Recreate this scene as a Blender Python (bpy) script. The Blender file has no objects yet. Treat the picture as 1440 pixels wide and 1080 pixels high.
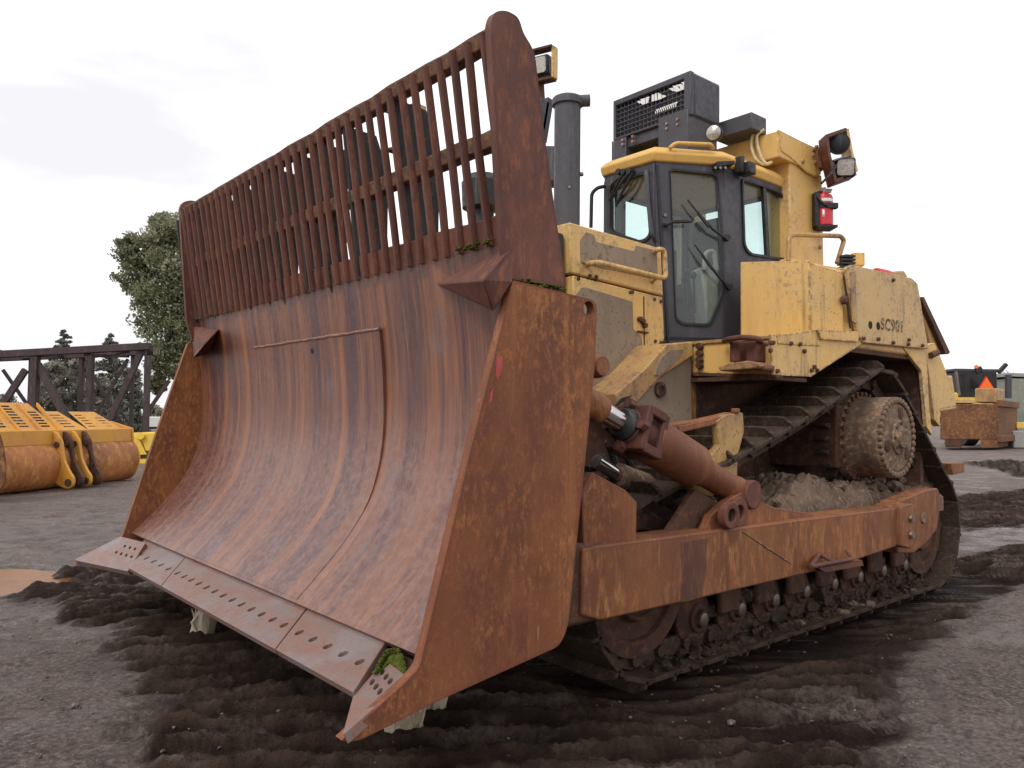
import bpy, bmesh, math, random
import numpy as np
from mathutils import Vector, Matrix
random.seed(7); rng = np.random.default_rng(11)
S = bpy.context.scene; COL = S.collection
R_ = math.radians
# ------------------------------------------------------------------ camera model (measured from the photograph's vanishing points)
CX, CY, H = 720.0, 540.0, 1.5
VL = (2000.0, 598.0); VT = (-221.0, 576.0)
F = math.sqrt(-((VL[0]-CX)*(VT[0]-CX)+(VL[1]-CY)*(VT[1]-CY)))
def _ray(px, py): return Vector(((px-CX)/F, -(py-CY)/F, -1.0))
aX = -_ray(*VL).normalized(); aY = -_ray(*VT).normalized()
aY = (aY - aX*aX.dot(aY)).normalized(); aZ = aX.cross(aY)
ROT = Matrix((aX, aY, aZ)); CAM = Vector((0, 0, H))
def ray(px, py): return ROT @ _ray(px, py)
def at(px, py, x=None, y=None, z=None):
    """world point where the sight line of a photo pixel meets the plane x=, y= or z="""
    d = ray(px, py)
    if x is not None: t = (x-CAM.x)/d.x
    elif y is not None: t = (y-CAM.y)/d.y
    else: t = (z-CAM.z)/d.z
    return CAM + d*t
def atp(px, py, p, n):
    d = ray(px, py); t = (Vector(p)-CAM).dot(n)/d.dot(n); return CAM + d*t
def atd(px, py, depth): return CAM + ray(px, py)*depth
def proj(p):
    c = ROT.transposed() @ (Vector(p)-CAM); return (CX+F*c.x/-c.z, CY-F*c.y/-c.z)
RIGHT = Vector((ROT[0][0], ROT[1][0], 0)).normalized(); FWD = Vector((-ROT[0][2], -ROT[1][2], 0)).normalized()

cam = bpy.data.cameras.new('camera'); co = bpy.data.objects.new('camera', cam); COL.objects.link(co)
co.matrix_world = Matrix.Translation(CAM) @ ROT.to_4x4()
cam.sensor_width = 36; cam.lens = F/1440*36; cam.clip_start = .05; cam.clip_end = 6000
S.camera = co
S.view_settings.view_transform = 'Standard'; S.view_settings.look = 'None'; S.view_settings.exposure = 0.45; S.view_settings.gamma = 1

# ------------------------------------------------------------------ objects
def tag(o, label=None, cat=None, group=None, kind=None):
    if label: o['label'] = label
    if cat: o['category'] = cat
    if group: o['group'] = group
    if kind: o['kind'] = kind
    return o
def empty(name, loc, label, cat, group=None):
    o = bpy.data.objects.new(name, None); COL.objects.link(o); o.location = loc; o.empty_display_size = .3
    return tag(o, label, cat, group)
def adopt(c, parent):
    c.parent = parent
    if parent.type == 'EMPTY': c.matrix_parent_inverse = Matrix.Translation(-Vector(parent.location))
class MB:
    def __init__(s): s.v = []; s.f = []; s.m = []; s.mi = 0
    def add(s, vs, fs):
        b = len(s.v); s.v += [tuple(v) for v in vs]; s.f += [tuple(i+b for i in f) for f in fs]; s.m += [s.mi]*len(fs); return s
    def box(s, x0, x1, y0, y1, z0, z1):
        vs = [(x, y, z) for z in (z0, z1) for y in (y0, y1) for x in (x0, x1)]
        return s.add(vs, [(0,2,3,1),(4,5,7,6),(0,1,5,4),(2,6,7,3),(0,4,6,2),(1,3,7,5)])
    def obox(s, c, ax, ay, az):
        """box round c with half-axis vectors"""
        c, ax, ay, az = map(Vector, (c, ax, ay, az))
        vs = [c+ax*i+ay*j+az*k for k in (-1,1) for j in (-1,1) for i in (-1,1)]
        return s.add(vs, [(0,2,3,1),(4,5,7,6),(0,1,5,4),(2,6,7,3),(0,4,6,2),(1,3,7,5)])
    def beam(s, a, b, w, h, up=(0,0,1)):
        a, b = Vector(a), Vector(b); d = (b-a); l = d.length; d.normalize()
        u = Vector(up); sd = d.cross(u)
        if sd.length < 1e-4: sd = d.cross(Vector((1,0,0)))
        sd.normalize(); u = sd.cross(d)
        return s.obox((a+b)/2, d*l/2, sd*w/2, u*h/2)
    def prism(s, pts, vec):
        n = len(pts); pts = [Vector(p) for p in pts]; vec = Vector(vec)
        return s.add(pts+[p+vec for p in pts], [tuple(range(n)), tuple(range(2*n-1, n-1, -1))]+[(i, i+n, (i+1)%n+n, (i+1)%n) for i in range(n)])
    def plate(s, outer, vec, holes=()):
        bm = bmesh.new(); es = []
        for loop in [outer]+list(holes):
            vs = [bm.verts.new(p) for p in loop]
            es += [bm.edges.new((vs[i], vs[(i+1)%len(vs)])) for i in range(len(vs))]
        r = bmesh.ops.triangle_fill(bm, use_beauty=True, use_dissolve=False, edges=es)
        fs = [g for g in r['geom'] if isinstance(g, bmesh.types.BMFace)] or list(bm.faces)
        r = bmesh.ops.extrude_face_region(bm, geom=list(bm.faces))
        bmesh.ops.translate(bm, vec=Vector(vec), verts=[g for g in r['geom'] if isinstance(g, bmesh.types.BMVert)])
        bm.verts.index_update()
        s.add([v.co.copy() for v in bm.verts], [[v.index for v in f.verts] for f in bm.faces]); bm.free(); return s
    def lathe(s, c, axis, prof, n=24):
        """prof: list of (distance along axis, radius)"""
        c, a = Vector(c), Vector(axis).normalized()
        u = a.orthogonal().normalized(); w = a.cross(u); vs = []; fs = []
        for t, r in prof: vs += [c+a*t+(u*math.cos(2*math.pi*k/n)+w*math.sin(2*math.pi*k/n))*r for k in range(n)]
        for i in range(len(prof)-1): fs += [(i*n+k, i*n+(k+1)%n, (i+1)*n+(k+1)%n, (i+1)*n+k) for k in range(n)]
        fs += [tuple(range(n-1, -1, -1)), tuple((len(prof)-1)*n+k for k in range(n))]
        return s.add(vs, fs)
    def cyl(s, a, b, r0, r1=None, n=20):
        a, b = Vector(a), Vector(b); return s.lathe(a, b-a, [(0, r0), ((b-a).length, r0 if r1 is None else r1)], n)
    def tube(s, pts, r, n=8, rs=None):
        pts = [Vector(p) for p in pts]; vs = []; fs = []; m = len(pts)
        t0 = (pts[1]-pts[0]).normalized(); u = t0.orthogonal().normalized()
        for i, p in enumerate(pts):
            t = ((pts[min(i+1, m-1)]-p).normalized()+(p-pts[max(i-1, 0)]).normalized())
            t = t.normalized() if t.length > 1e-6 else t0
            u = (u-t*u.dot(t)).normalized(); w = t.cross(u); q = rs[i] if rs else r
            vs += [p+(u*math.cos(2*math.pi*k/n)+w*math.sin(2*math.pi*k/n))*q for k in range(n)]
        for i in range(m-1): fs += [(i*n+k, i*n+(k+1)%n, (i+1)*n+(k+1)%n, (i+1)*n+k) for k in range(n)]
        fs += [tuple(range(n-1, -1, -1)), tuple((m-1)*n+k for k in range(n))]
        return s.add(vs, fs)
    def grid(s, rows):
        """rows of points -> quad sheet"""
        n = len(rows[0]); vs = [p for r in rows for p in r]
        return s.add(vs, [(i*n+j, i*n+j+1, (i+1)*n+j+1, (i+1)*n+j) for i in range(len(rows)-1) for j in range(n-1)])
    def each(s, name, mat, parent=None, bevel=0, smooth=35):
        """build every loose piece as an object of its own"""
        up_ = list(range(len(s.v)))
        def find(i):
            while up_[i] != i: up_[i] = up_[up_[i]]; i = up_[i]
            return i
        for f in s.f:
            for q in f[1:]: up_[find(q)] = find(f[0])
        grp = {}
        for f in s.f: grp.setdefault(find(f[0]), []).append(f)
        out = []
        for fs in grp.values():
            ids = sorted({i for f in fs for i in f}); mp = {i: k for k, i in enumerate(ids)}
            out.append(MB().add([s.v[i] for i in ids], [[mp[i] for i in f] for f in fs]).build(name, mat, parent, bevel, smooth))
        return out
    def build(s, name, mats, parent=None, bevel=0, smooth=35, seg=2, recalc=True, solid=0):
        me = bpy.data.meshes.new(name); me.from_pydata(s.v, [], s.f)
        mats = mats if isinstance(mats, (list, tuple)) else [mats]
        for m in mats: me.materials.append(m)
        if len(mats) > 1: me.polygons.foreach_set('material_index', s.m)
        bm = bmesh.new(); bm.from_mesh(me)
        if recalc: bmesh.ops.recalc_face_normals(bm, faces=bm.faces)
        for f in bm.faces: f.smooth = True
        lim = R_(smooth)
        for e in bm.edges:
            if len(e.link_faces) == 2: e.smooth = e.calc_face_angle(3.2) < lim
        bm.to_mesh(me); bm.free()
        o = bpy.data.objects.new(name, me); COL.objects.link(o)
        if solid:
            m = o.modifiers.new('thickness', 'SOLIDIFY'); m.thickness = solid; m.offset = 0
        if bevel:
            m = o.modifiers.new('edge', 'BEVEL'); m.width = bevel; m.segments = seg; m.limit_method = 'ANGLE'; m.angle_limit = R_(35); m.harden_normals = False
        if parent: adopt(o, parent)
        return o
def rounded(pts, r, seg=5):
    pts = [Vector(p) for p in pts]; out = []; n = len(pts)
    for i, p in enumerate(pts):
        rr = r[i] if isinstance(r, (list, tuple)) else r
        if rr <= 0: out.append(p); continue
        a, b = (pts[i-1]-p), (pts[(i+1)%n]-p); d = min(rr, a.length*.48, b.length*.48)
        p0, p2 = p+a.normalized()*d, p+b.normalized()*d
        for k in range(seg+1):
            t = k/seg; out.append(p0*(1-t)**2+p*2*t*(1-t)+p2*t*t)
    return out
def circ(c, u, w, r, n=14):
    c, u, w = Vector(c), Vector(u).normalized(), Vector(w).normalized()
    return [c+(u*math.cos(2*math.pi*k/n)+w*math.sin(2*math.pi*k/n))*r for k in range(n)]
def smoothpath(pts, r=.06, seg=4):
    pts = [Vector(p) for p in pts]; out = [pts[0]]
    for i in range(1, len(pts)-1):
        p = pts[i]; a, b = pts[i-1]-p, pts[i+1]-p; d = min(r, a.length*.45, b.length*.45)
        p0, p2 = p+a.normalized()*d, p+b.normalized()*d
        for k in range(seg+1):
            t = k/seg; out.append(p0*(1-t)**2+p*2*t*(1-t)+p2*t*t)
    return out+[pts[-1]]
def copyof(o, parent, mw=None):
    c = o.copy(); COL.objects.link(c); c.parent = parent
    if mw is not None: c.matrix_basis = mw
    return c

# ------------------------------------------------------------------ materials
class NT:
    def __init__(s, name):
        s.mat = bpy.data.materials.new(name); s.mat.use_nodes = True; s.t = s.mat.node_tree; s.t.nodes.clear()
        s.out = s.t.nodes.new('ShaderNodeOutputMaterial')
        s.co = s.n('ShaderNodeTexCoord').outputs['Object']
    def n(s, ty, **kw):
        d = s.t.nodes.new(ty)
        for k, v in kw.items(): setattr(d, k, v)
        return d
    def set(s, sock, v):
        if isinstance(v, bpy.types.NodeSocket): s.t.links.new(v, sock)
        elif isinstance(v, tuple) and len(v) == 3 and sock.type == 'RGBA': sock.default_value = (*v, 1)
        else: sock.default_value = v
    def noise(s, scale=5, detail=6, rough=.6, stretch=(1,1,1), dist=0, off=0, co=None):
        mp = s.n('ShaderNodeMapping'); s.set(mp.inputs['Vector'], co or s.co); mp.inputs['Scale'].default_value = stretch; mp.inputs['Location'].default_value = (off, off*.7, off*1.3)
        d = s.n('ShaderNodeTexNoise'); s.set(d.inputs['Vector'], mp.outputs[0])
        d.inputs['Scale'].default_value = scale; d.inputs['Detail'].default_value = detail; d.inputs['Roughness'].default_value = rough; d.inputs['Distortion'].default_value = dist
        return d.outputs['Fac']
    def vor(s, scale=5, stretch=(1,1,1), feature='F1'):
        mp = s.n('ShaderNodeMapping'); s.set(mp.inputs['Vector'], s.co); mp.inputs['Scale'].default_value = stretch
        d = s.n('ShaderNodeTexVoronoi', feature=feature); s.set(d.inputs['Vector'], mp.outputs[0]); d.inputs['Scale'].default_value = scale
        return d.outputs[0]
    def ramp(s, fac, a, b, va=0., vb=1.):
        d = s.n('ShaderNodeMapRange', interpolation_type='SMOOTHSTEP'); s.set(d.inputs[0], fac)
        for i, v in zip((1,2,3,4), (a, b, va, vb)): d.inputs[i].default_value = v
        return d.outputs[0]
    def math(s, op, a, b=0.):
        d = s.n('ShaderNodeMath', operation=op); s.set(d.inputs[0], a); s.set(d.inputs[1], b); return d.outputs[0]
    def mix(s, fac, a, b, mode='MIX'):
        d = s.n('ShaderNodeMix', data_type='RGBA', blend_type=mode); s.set(d.inputs[0], fac); s.set(d.inputs[6], a); s.set(d.inputs[7], b); return d.outputs[2]
    def attr(s, name): return s.n('ShaderNodeAttribute', attribute_name=name).outputs['Fac']
    def edge(s, radius=.015, lo=.02, hi=.18):
        b = s.n('ShaderNodeBevel', samples=4); b.inputs['Radius'].default_value = radius
        g = s.n('ShaderNodeNewGeometry'); d = s.n('ShaderNodeVectorMath', operation='DOT_PRODUCT')
        s.set(d.inputs[0], b.outputs[0]); s.set(d.inputs[1], g.outputs['Normal'])
        return s.ramp(s.math('SUBTRACT', 1., d.outputs['Value']), lo, hi)
    def bump(s, h, strength=.3, dist=.02, prev=None):
        d = s.n('ShaderNodeBump'); s.set(d.inputs['Height'], h); d.inputs['Strength'].default_value = strength; d.inputs['Distance'].default_value = dist
        if prev is not None: s.set(d.inputs['Normal'], prev)
        return d.outputs[0]
    def bsdf(s, color, rough=.6, metal=0., normal=None, spec=.5, **kw):
        d = s.n('ShaderNodeBsdfPrincipled'); s.set(d.inputs['Base Color'], color); s.set(d.inputs['Roughness'], rough); s.set(d.inputs['Metallic'], metal)
        s.set(d.inputs['Specular IOR Level'], spec)
        if normal is not None: s.set(d.inputs['Normal'], normal)
        for k, v in kw.items(): s.set(d.inputs[k], v)
        s.t.links.new(d.outputs[0], s.out.inputs[0]); return s.mat
def rust(name, dark, mid, light, scale=7, stretch=(1,1,.35), rough=.7, fleck=None, bump=.35, spec=.35, patch=None, scratch=None):
    m = NT(name); a = m.noise(scale*.35, 5, .6, stretch); b = m.noise(scale*3, 8, .7, stretch, off=3); c = m.noise(scale*14, 4, .7, stretch, off=9)
    col = m.mix(m.ramp(a, .35, .65), dark, mid); col = m.mix(m.ramp(b, .46, .66), col, light); col = m.mix(m.ramp(c, .5, .7, 0, .6), col, dark)
    if patch:
        pz = m.noise(.9, 5, .62, off=33); rn = m.noise(9, 5, .6, (1,1,.07), off=37)
        col = m.mix(m.math('MULTIPLY', m.ramp(pz, .48, .66), m.ramp(b, .36, .58, .15, .7)), col, patch); col = m.mix(m.ramp(rn, .56, .70, 0, .28), col, patch); col = m.mix(m.ramp(rn, .44, .30, 0, .35), col, light)
        col = m.mix(m.math('MULTIPLY', m.edge(.03, .01, .12), m.ramp(b, .38, .55)), col, patch)
    if scratch:
        sc_ = m.noise(2.2, 2, .5, (12,12,.7), 2.5, 44)
        col = m.mix(m.math('MULTIPLY', m.ramp(sc_, .70, .73, 0, .6), m.ramp(a, .48, .62)), col, scratch)
    if fleck: col = m.mix(m.ramp(m.noise(scale*9, 3, .6, off=21), .66, .7), col, fleck)
    r = m.ramp(b, .3, .7, rough-.12, min(1, rough+.12))
    return m.bsdf(col, r, 0., m.bump(m.math('ADD', b, m.math('MULTIPLY', c, .5)), bump, .006), spec)
def paint(name, base, worn, dirt, under, dirtiness=.5, spots=.5, rough=.5, edges=True, streak=True):
    m = NT(name); a = m.noise(1.6, 4, .6); b = m.noise(5, 7, .65, (1,1,.25), off=4); c = m.noise(24, 5, .65, off=8); d = m.noise(60, 2, .5, off=15)
    col = m.mix(m.ramp(a, .35, .65), base, worn)
    wh = m.noise(.8, 4, .6, off=27); run = m.noise(16, 5, .62, (1,1,.06), off=31)
    col = m.mix(m.math('MULTIPLY', m.ramp(b, .5, .75), m.math('MULTIPLY', m.ramp(wh, .35, .62, .35, 1.), dirtiness)), col, dirt)
    if streak: col = m.mix(m.math('MULTIPLY', m.ramp(run, .56, .70), m.math('MULTIPLY', m.ramp(wh, .42, .6), .55)), col, under)
    col = m.mix(m.ramp(m.math('ADD', m.math('MULTIPLY', c, .6), m.math('MULTIPLY', a, .4)), .62-.06*spots, .68-.05*spots, 0, .7), col, dirt)
    col = m.mix(m.math('MULTIPLY', m.ramp(wh, .38, .58), m.ramp(d, .69-.03*spots, .73-.03*spots, 0, .9)), col, under)
    if edges: col = m.mix(m.math('MULTIPLY', m.edge(.03), m.ramp(c, .42, .54)), col, under)
    return m.bsdf(col, m.ramp(c, .3, .7, rough-.1, rough+.18), 0., m.bump(m.math('ADD', a, m.math('MULTIPLY', c, .12)), .25, .02), .4)

YEL = (.62, .37, .10)
M = {}
M['yellow'] = paint('faded_yellow_paint', (.70,.43,.130), (.63,.41,.165), (.34,.23,.12), (.085,.045,.028), .8, 1.3)
M['yellow_dull'] = paint('dusty_yellow_paint', (.60,.385,.15), (.52,.35,.165), (.22,.155,.09), (.06,.035,.022), .9, 1.5)
M['yellow_rusty'] = paint('rusty_yellow_paint', (.47,.29,.10), (.33,.19,.095), (.20,.105,.06), (.09,.04,.025), .9, 1.6)
M['roof'] = paint('cab_roof_paint', (.68,.40,.10), (.64,.40,.12), (.4,.26,.1), (.15,.08,.04), .3, -.5)
M['grit'] = paint('gritty_grey_panel', (.235,.175,.125), (.29,.215,.15), (.13,.095,.068), (.03,.025,.02), .6, 1.2, .75, edges=False)
M['cab'] = paint('charcoal_cab_paint', (.052,.050,.064), (.064,.062,.076), (.085,.078,.08), (.2,.19,.19), .35, -.8, .5, edges=False)
M['black'] = paint('black_plastic', (.016,.016,.018), (.022,.022,.024), (.05,.048,.046), (.1,.09,.08), .3, -1, .45, edges=False)
M['duct'] = paint('sooty_grey_steel', (.075,.073,.084), (.062,.061,.070), (.03,.03,.032), (.22,.20,.19), .5, -.8, .55, edges=False)
M['side'] = rust('mottled_orange_rust', (.135,.046,.021), (.235,.084,.029), (.37,.150,.052), 15, (1,1,.5), .66, (.32,.15,.065), patch=(.145,.043,.026), scratch=(.36,.20,.12))
M['rustred'] = rust('red_brown_rust', (.085,.032,.024), (.165,.062,.040), (.24,.090,.048), 7, (1,1,.4), .66, patch=(.075,.028,.024), scratch=(.30,.16,.11))
M['rustdark'] = rust('dark_rust', (.045,.022,.016), (.09,.042,.028), (.15,.07,.04), 6, (1,1,1), .8)
M['rustarm'] = rust('orange_rusty_arm', (.15,.055,.024), (.25,.095,.035), (.37,.155,.058), 8, (1,1,.3), .62, (.10,.04,.03), patch=(.125,.043,.026), scratch=(.42,.26,.17))
M['soot'] = rust('mossy_black_steel', (.022,.022,.026), (.04,.04,.046), (.075,.06,.04), 9, (1,1,.6), .8, (.20,.12,.03))
M['steel'] = rust('muddy_track_steel', (.032,.020,.0145), (.060,.039,.028), (.10,.068,.048), 9, (1,1,1), .78, (.16,.115,.085), .6, .22)
M['mud'] = rust('dry_mud', (.115,.078,.055), (.185,.130,.095), (.265,.195,.145), 10, (1,1,1), .95, (.06,.04,.03), 1.0, .1)
M['hub'] = rust('muddy_hub', (.125,.078,.052), (.225,.145,.096), (.34,.235,.16), 8, (1,1,1), .85, (.07,.04,.03), .6)
M['moss'] = rust('green_moss', (.025,.035,.006), (.075,.095,.014), (.15,.16,.035), 26, (1,1,1), .95, (.30,.24,.07), 1.0, .1)
M['wood'] = rust('splintered_wood', (.30,.23,.15), (.50,.42,.30), (.66,.58,.45), 12, (1,1,.2), .9)
def simple(name, col, rough=.5, metal=0., bumpy=.1, var=.25, scale=14, spec=.5, **kw):
    m = NT(name); a = m.noise(scale, 5, .6); c2 = tuple(c*(1-var) for c in col)
    return m.bsdf(m.mix(m.ramp(a, .35, .65), col, c2), rough, metal, m.bump(a, bumpy, .01), spec, **kw)
M['chrome'] = simple('polished_rod', (.62,.60,.60), .16, 1., .02, .15)
M['bolt'] = simple('worn_bolt_steel', (.25,.21,.18), .4, .7, .2)
M['dull'] = simple('pinkish_bolt', (.35,.24,.20), .5, .3, .2)
M['red'] = simple('red_enamel', (.56,.022,.035), .35, 0, .05)
M['white'] = simple('white_label', (.78,.77,.75), .5, 0, .02, .08)
M['hose'] = simple('cream_cable', (.62,.50,.28), .5)
M['beige'] = simple('beige_plastic', (.40,.39,.34), .55, 0, .05, .12)
M['seat'] = simple('dark_grey_seat_fabric', (.06,.062,.066), .85, 0, .3)
st_ = NT('worn_black_stencil'); M['stencil'] = st_.bsdf(st_.mix(st_.ramp(st_.noise(38, 5, .65), .50, .58), (.085,.065,.045), (.44,.30,.14)), .8)
M['hole'] = simple('dark_opening', (.012,.011,.010), .9)
M['lens'] = simple('lamp_lens', (.50,.47,.43), .12, .35, .35, .3, 40)
M['orange'] = simple('orange_reflector', (.95,.16,.01), .4, 0, .0, .05)
M['concrete'] = simple('grey_concrete', (.34,.33,.31), .9)
M['bucketyel'] = paint('worn_bucket_yellow', (.60,.29,.035), (.55,.26,.05), (.36,.16,.06), (.09,.04,.025), .8, .8, edges=False)
M['bucketback'] = rust('orange_polished_back', (.22,.08,.03), (.46,.17,.045), (.55,.27,.09), 2.2, (1,1,.6), .6, (.10,.05,.03))
M['brightyel'] = paint('bright_yellow_paint', (.74,.50,.06), (.70,.48,.08), (.45,.30,.08), (.2,.12,.04), .3, -.5, edges=False)
M['truss'] = rust('weathered_truss_steel', (.040,.028,.030), (.062,.043,.044), (.10,.07,.068), 3, (1,1,.3), .8)
M['block'] = rust('rust_block', (.10,.040,.022), (.185,.075,.034), (.28,.15,.06), 2.2, (1,1,1), .8)
def moldmat():
    m = NT('polished_moldboard_rust'); uv = m.n('ShaderNodeUVMap', uv_map='UVMap').outputs[0]
    A = m.noise(1.0, 6, .62, (9, .55, 1), .4, co=uv); B = m.noise(1.0, 7, .66, (42, 1.5, 1), .2, 5, co=uv); Cc = m.noise(1.0, 6, .7, (24, 20, 1), .5, 2, co=uv); D = m.noise(1.0, 4, .6, (2.2, 1.6, 1), .5, 7, co=uv)
    E_ = m.noise(1.0, 6, .72, (130, 55, 1), .2, 12, co=uv)
    sx = m.n('ShaderNodeSeparateXYZ'); m.set(sx.inputs[0], uv); v = sx.outputs[1]
    W1 = m.noise(1.0, 4, .55, (4.2, .22, 1), .35, 52, co=uv); W2 = m.noise(1.0, 4, .6, (11, .35, 1), .25, 58, co=uv)
    col = m.mix(m.ramp(W1, .40, .58), (.085,.034,.036), (.200,.076,.040)); col = m.mix(m.ramp(W2, .52, .66, 0, .8), col, (.30,.112,.042)); col = m.mix(m.ramp(W2, .46, .34, 0, .75), col, (.075,.036,.042))
    col = m.mix(m.ramp(A, .55, .40, 0, .4), col, (.085,.033,.028))
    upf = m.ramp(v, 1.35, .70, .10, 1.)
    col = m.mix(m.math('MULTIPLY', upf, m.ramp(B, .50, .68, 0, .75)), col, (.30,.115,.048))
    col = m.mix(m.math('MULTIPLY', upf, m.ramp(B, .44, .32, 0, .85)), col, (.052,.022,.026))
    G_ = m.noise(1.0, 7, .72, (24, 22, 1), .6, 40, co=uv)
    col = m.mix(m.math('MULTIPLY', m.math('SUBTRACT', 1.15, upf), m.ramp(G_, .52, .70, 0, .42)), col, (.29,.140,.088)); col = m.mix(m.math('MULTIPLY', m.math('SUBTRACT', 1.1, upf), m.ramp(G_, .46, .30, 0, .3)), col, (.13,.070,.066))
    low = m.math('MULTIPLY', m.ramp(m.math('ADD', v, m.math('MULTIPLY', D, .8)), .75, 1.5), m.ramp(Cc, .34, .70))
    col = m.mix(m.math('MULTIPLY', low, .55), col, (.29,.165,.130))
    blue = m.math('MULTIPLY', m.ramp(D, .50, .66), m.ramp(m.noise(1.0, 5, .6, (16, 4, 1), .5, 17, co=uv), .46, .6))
    col = m.mix(m.math('MULTIPLY', blue, .55), col, (.155,.120,.125))  # bluish sheen of reflected sky put into the colour in patches
    # dark scalloped band left under the guard, where packed dirt never polished off
    tb = m.ramp(m.math('ADD', v, m.math('MULTIPLY', m.noise(1.0, 3, .5, (9, 0, 1), 0, 30, co=uv), .22)), .165, .185, 1, 0)
    col = m.mix(m.math('MULTIPLY', tb, .5), col, (.085,.040,.032))
    col = m.mix(m.ramp(E_, .60, .72, 0, .5), col, (.36,.22,.17))
    r = m.ramp(m.math('ADD', Cc, m.math('MULTIPLY', low, -.25)), .2, .7, .28, .54)
    n = m.bump(m.math('ADD', m.math('MULTIPLY', B, m.math('MULTIPLY', upf, .6)), m.math('MULTIPLY', G_, .5)), .18, .006); n = m.bump(E_, .25, .003, n); n = m.bump(A, .12, .02, n)
    return m.bsdf(col, r, .12, n, .65)
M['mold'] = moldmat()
def edgemat():
    m = NT('worn_cutting_steel'); a = m.noise(5, 6, .65, (2, .7, 1)); b = m.noise(22, 6, .7, (1, 1.4, 1), off=5); c = m.noise(70, 3, .6, off=9); d = m.noise(1.7, 3, .6, off=14)
    col = m.mix(m.ramp(a, .36, .62), (.215,.115,.088), (.20,.150,.140)); col = m.mix(m.ramp(b, .50, .68, 0, .7), col, (.27,.125,.075)); col = m.mix(m.ramp(d, .5, .62, 0, .6), col, (.23,.20,.205)); col = m.mix(m.ramp(c, .56, .7, 0, .5), col, (.10,.055,.042))
    return m.bsdf(col, m.ramp(b, .3, .7, .36, .6), .1, m.bump(m.math('ADD', b, c), .25, .004), .5)
M['edge'] = edgemat()
def glassmat(name, tint, alpha):
    m = NT(name); g = m.n('ShaderNodeBsdfGlossy'); g.inputs['Roughness'].default_value = .03
    t = m.n('ShaderNodeBsdfTransparent'); m.set(t.inputs[0], tint); lw = m.n('ShaderNodeLayerWeight'); lw.inputs[0].default_value = .5
    fr = m.math('ADD', .035, m.math('MULTIPLY', m.math('POWER', lw.outputs['Facing'], 5.), .9))
    d = m.n('ShaderNodeBsdfDiffuse'); m.set(d.inputs[0], (.45,.48,.46)); mx0 = m.n('ShaderNodeMixShader'); mx0.inputs[0].default_value = alpha
    m.t.links.new(t.outputs[0], mx0.inputs[1]); m.t.links.new(d.outputs[0], mx0.inputs[2])
    mx = m.n('ShaderNodeMixShader'); m.set(mx.inputs[0], fr); m.t.links.new(mx0.outputs[0], mx.inputs[1]); m.t.links.new(g.outputs[0], mx.inputs[2])
    m.t.links.new(mx.outputs[0], m.out.inputs[0]); return m.mat
M['glass'] = glassmat('green_tinted_glass', (.90,.965,.955), .02)
M['paneglass'] = glassmat('dusty_door_glass', (.90,.95,.935), .05)
# ================================================================== BULLDOZER
dozer = empty('bulldozer', (-5.3, -4.4, 0), 'large weathered yellow crawler bulldozer with a huge rusty blade and slotted guard raised in front', 'bulldozer')
Y0, Y1 = -2.42, -6.45           # blade's near and far ends
YC = -4.40
def mirror(p): return Vector((p[0], 2*YC-p[1], p[2]))
# ---- moldboard
prof = [(-2.115,2.255),(-2.15,2.05),(-2.185,1.80),(-2.20,1.55),(-2.19,1.35),(-2.155,1.18),(-2.10,1.04),(-2.02,.92),(-1.92,.80),(-1.80,.68),(-1.70,.585)]
def spl(pr, n):
    P = [Vector((a, b)) for a, b in pr]; out = []
    for i in range(len(P)-1):
        p0, p1, p2, p3 = P[max(i-1,0)], P[i], P[i+1], P[min(i+2,len(P)-1)]
        for k in range(n):
            t = k/n; out.append(.5*((2*p1)+(p2-p0)*t+(2*p0-5*p1+4*p2-p3)*t*t+(3*p1-p0-3*p2+p3)*t**3))
    return out+[P[-1]]
PR = spl(prof, 5)
def moldsheet(ya, yb, i0, i1, off, thick, name, mat, parent, ny=2, taper=False):
    mb = MB(); pts = PR[i0:i1+1]; L = [0]
    for i in range(1, len(PR)): L.append(L[-1]+(PR[i]-PR[i-1]).length)
    def nrm(i):
        t = (PR[min(i+1,len(PR)-1)]-PR[max(i-1,0)]).normalized(); return Vector((-t.y, t.x))
    rows = []; ys = [ya+(yb-ya)*k/(ny-1) for k in range(ny)]
    for i in range(i0, i1+1):
        n = nrm(i); p = PR[i]+n*(off*(1 if not taper else max(.05, min(1, (i1-i-(i1-i0)*.30)/max(1,(i1-i0)*.55))))); rows.append([(p.x, y, p.y) for y in ys])
    mb.grid(rows); nf = len(mb.f)
    if thick:
        rb = []
        for i in range(i0, i1+1):
            n = nrm(i); p = PR[i]+n*(off-thick); rb.append([(p.x, y, p.y) for y in ys])
        mb.grid(rb); nr = len(rows); q = nr*ny
        for i in range(nr-1):
            a, b = i*ny, (i+1)*ny; mb.f += [(a, b, b+q, a+q), (a+ny-1, a+ny-1+q, b+ny-1+q, b+ny-1)]
        for j in range(ny-1):
            mb.f += [(j, j+q, j+1+q, j+1), ((nr-1)*ny+j, (nr-1)*ny+j+1, (nr-1)*ny+j+1+q, (nr-1)*ny+j+q)]
        mb.m = [0]*len(mb.f)
    o = mb.build(name, mat, parent)
    me = o.data; uv = me.uv_layers.new(name='UVMap')
    PRx = [(p.x, p.y) for p in PR]
    for lp in me.loops:
        c = me.vertices[lp.vertex_index].co
        j = min(range(len(PRx)), key=lambda q: (PRx[q][0]-c.x)**2+(PRx[q][1]-c.z)**2)
        uv.data[lp.index].uv = (c.y, L[j])
    return o
n_ = Vector
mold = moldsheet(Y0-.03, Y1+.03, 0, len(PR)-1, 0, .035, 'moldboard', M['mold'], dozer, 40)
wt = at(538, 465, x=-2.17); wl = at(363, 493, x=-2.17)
i0 = min(range(len(PR)), key=lambda i: abs(PR[i].y-1.93))
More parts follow.
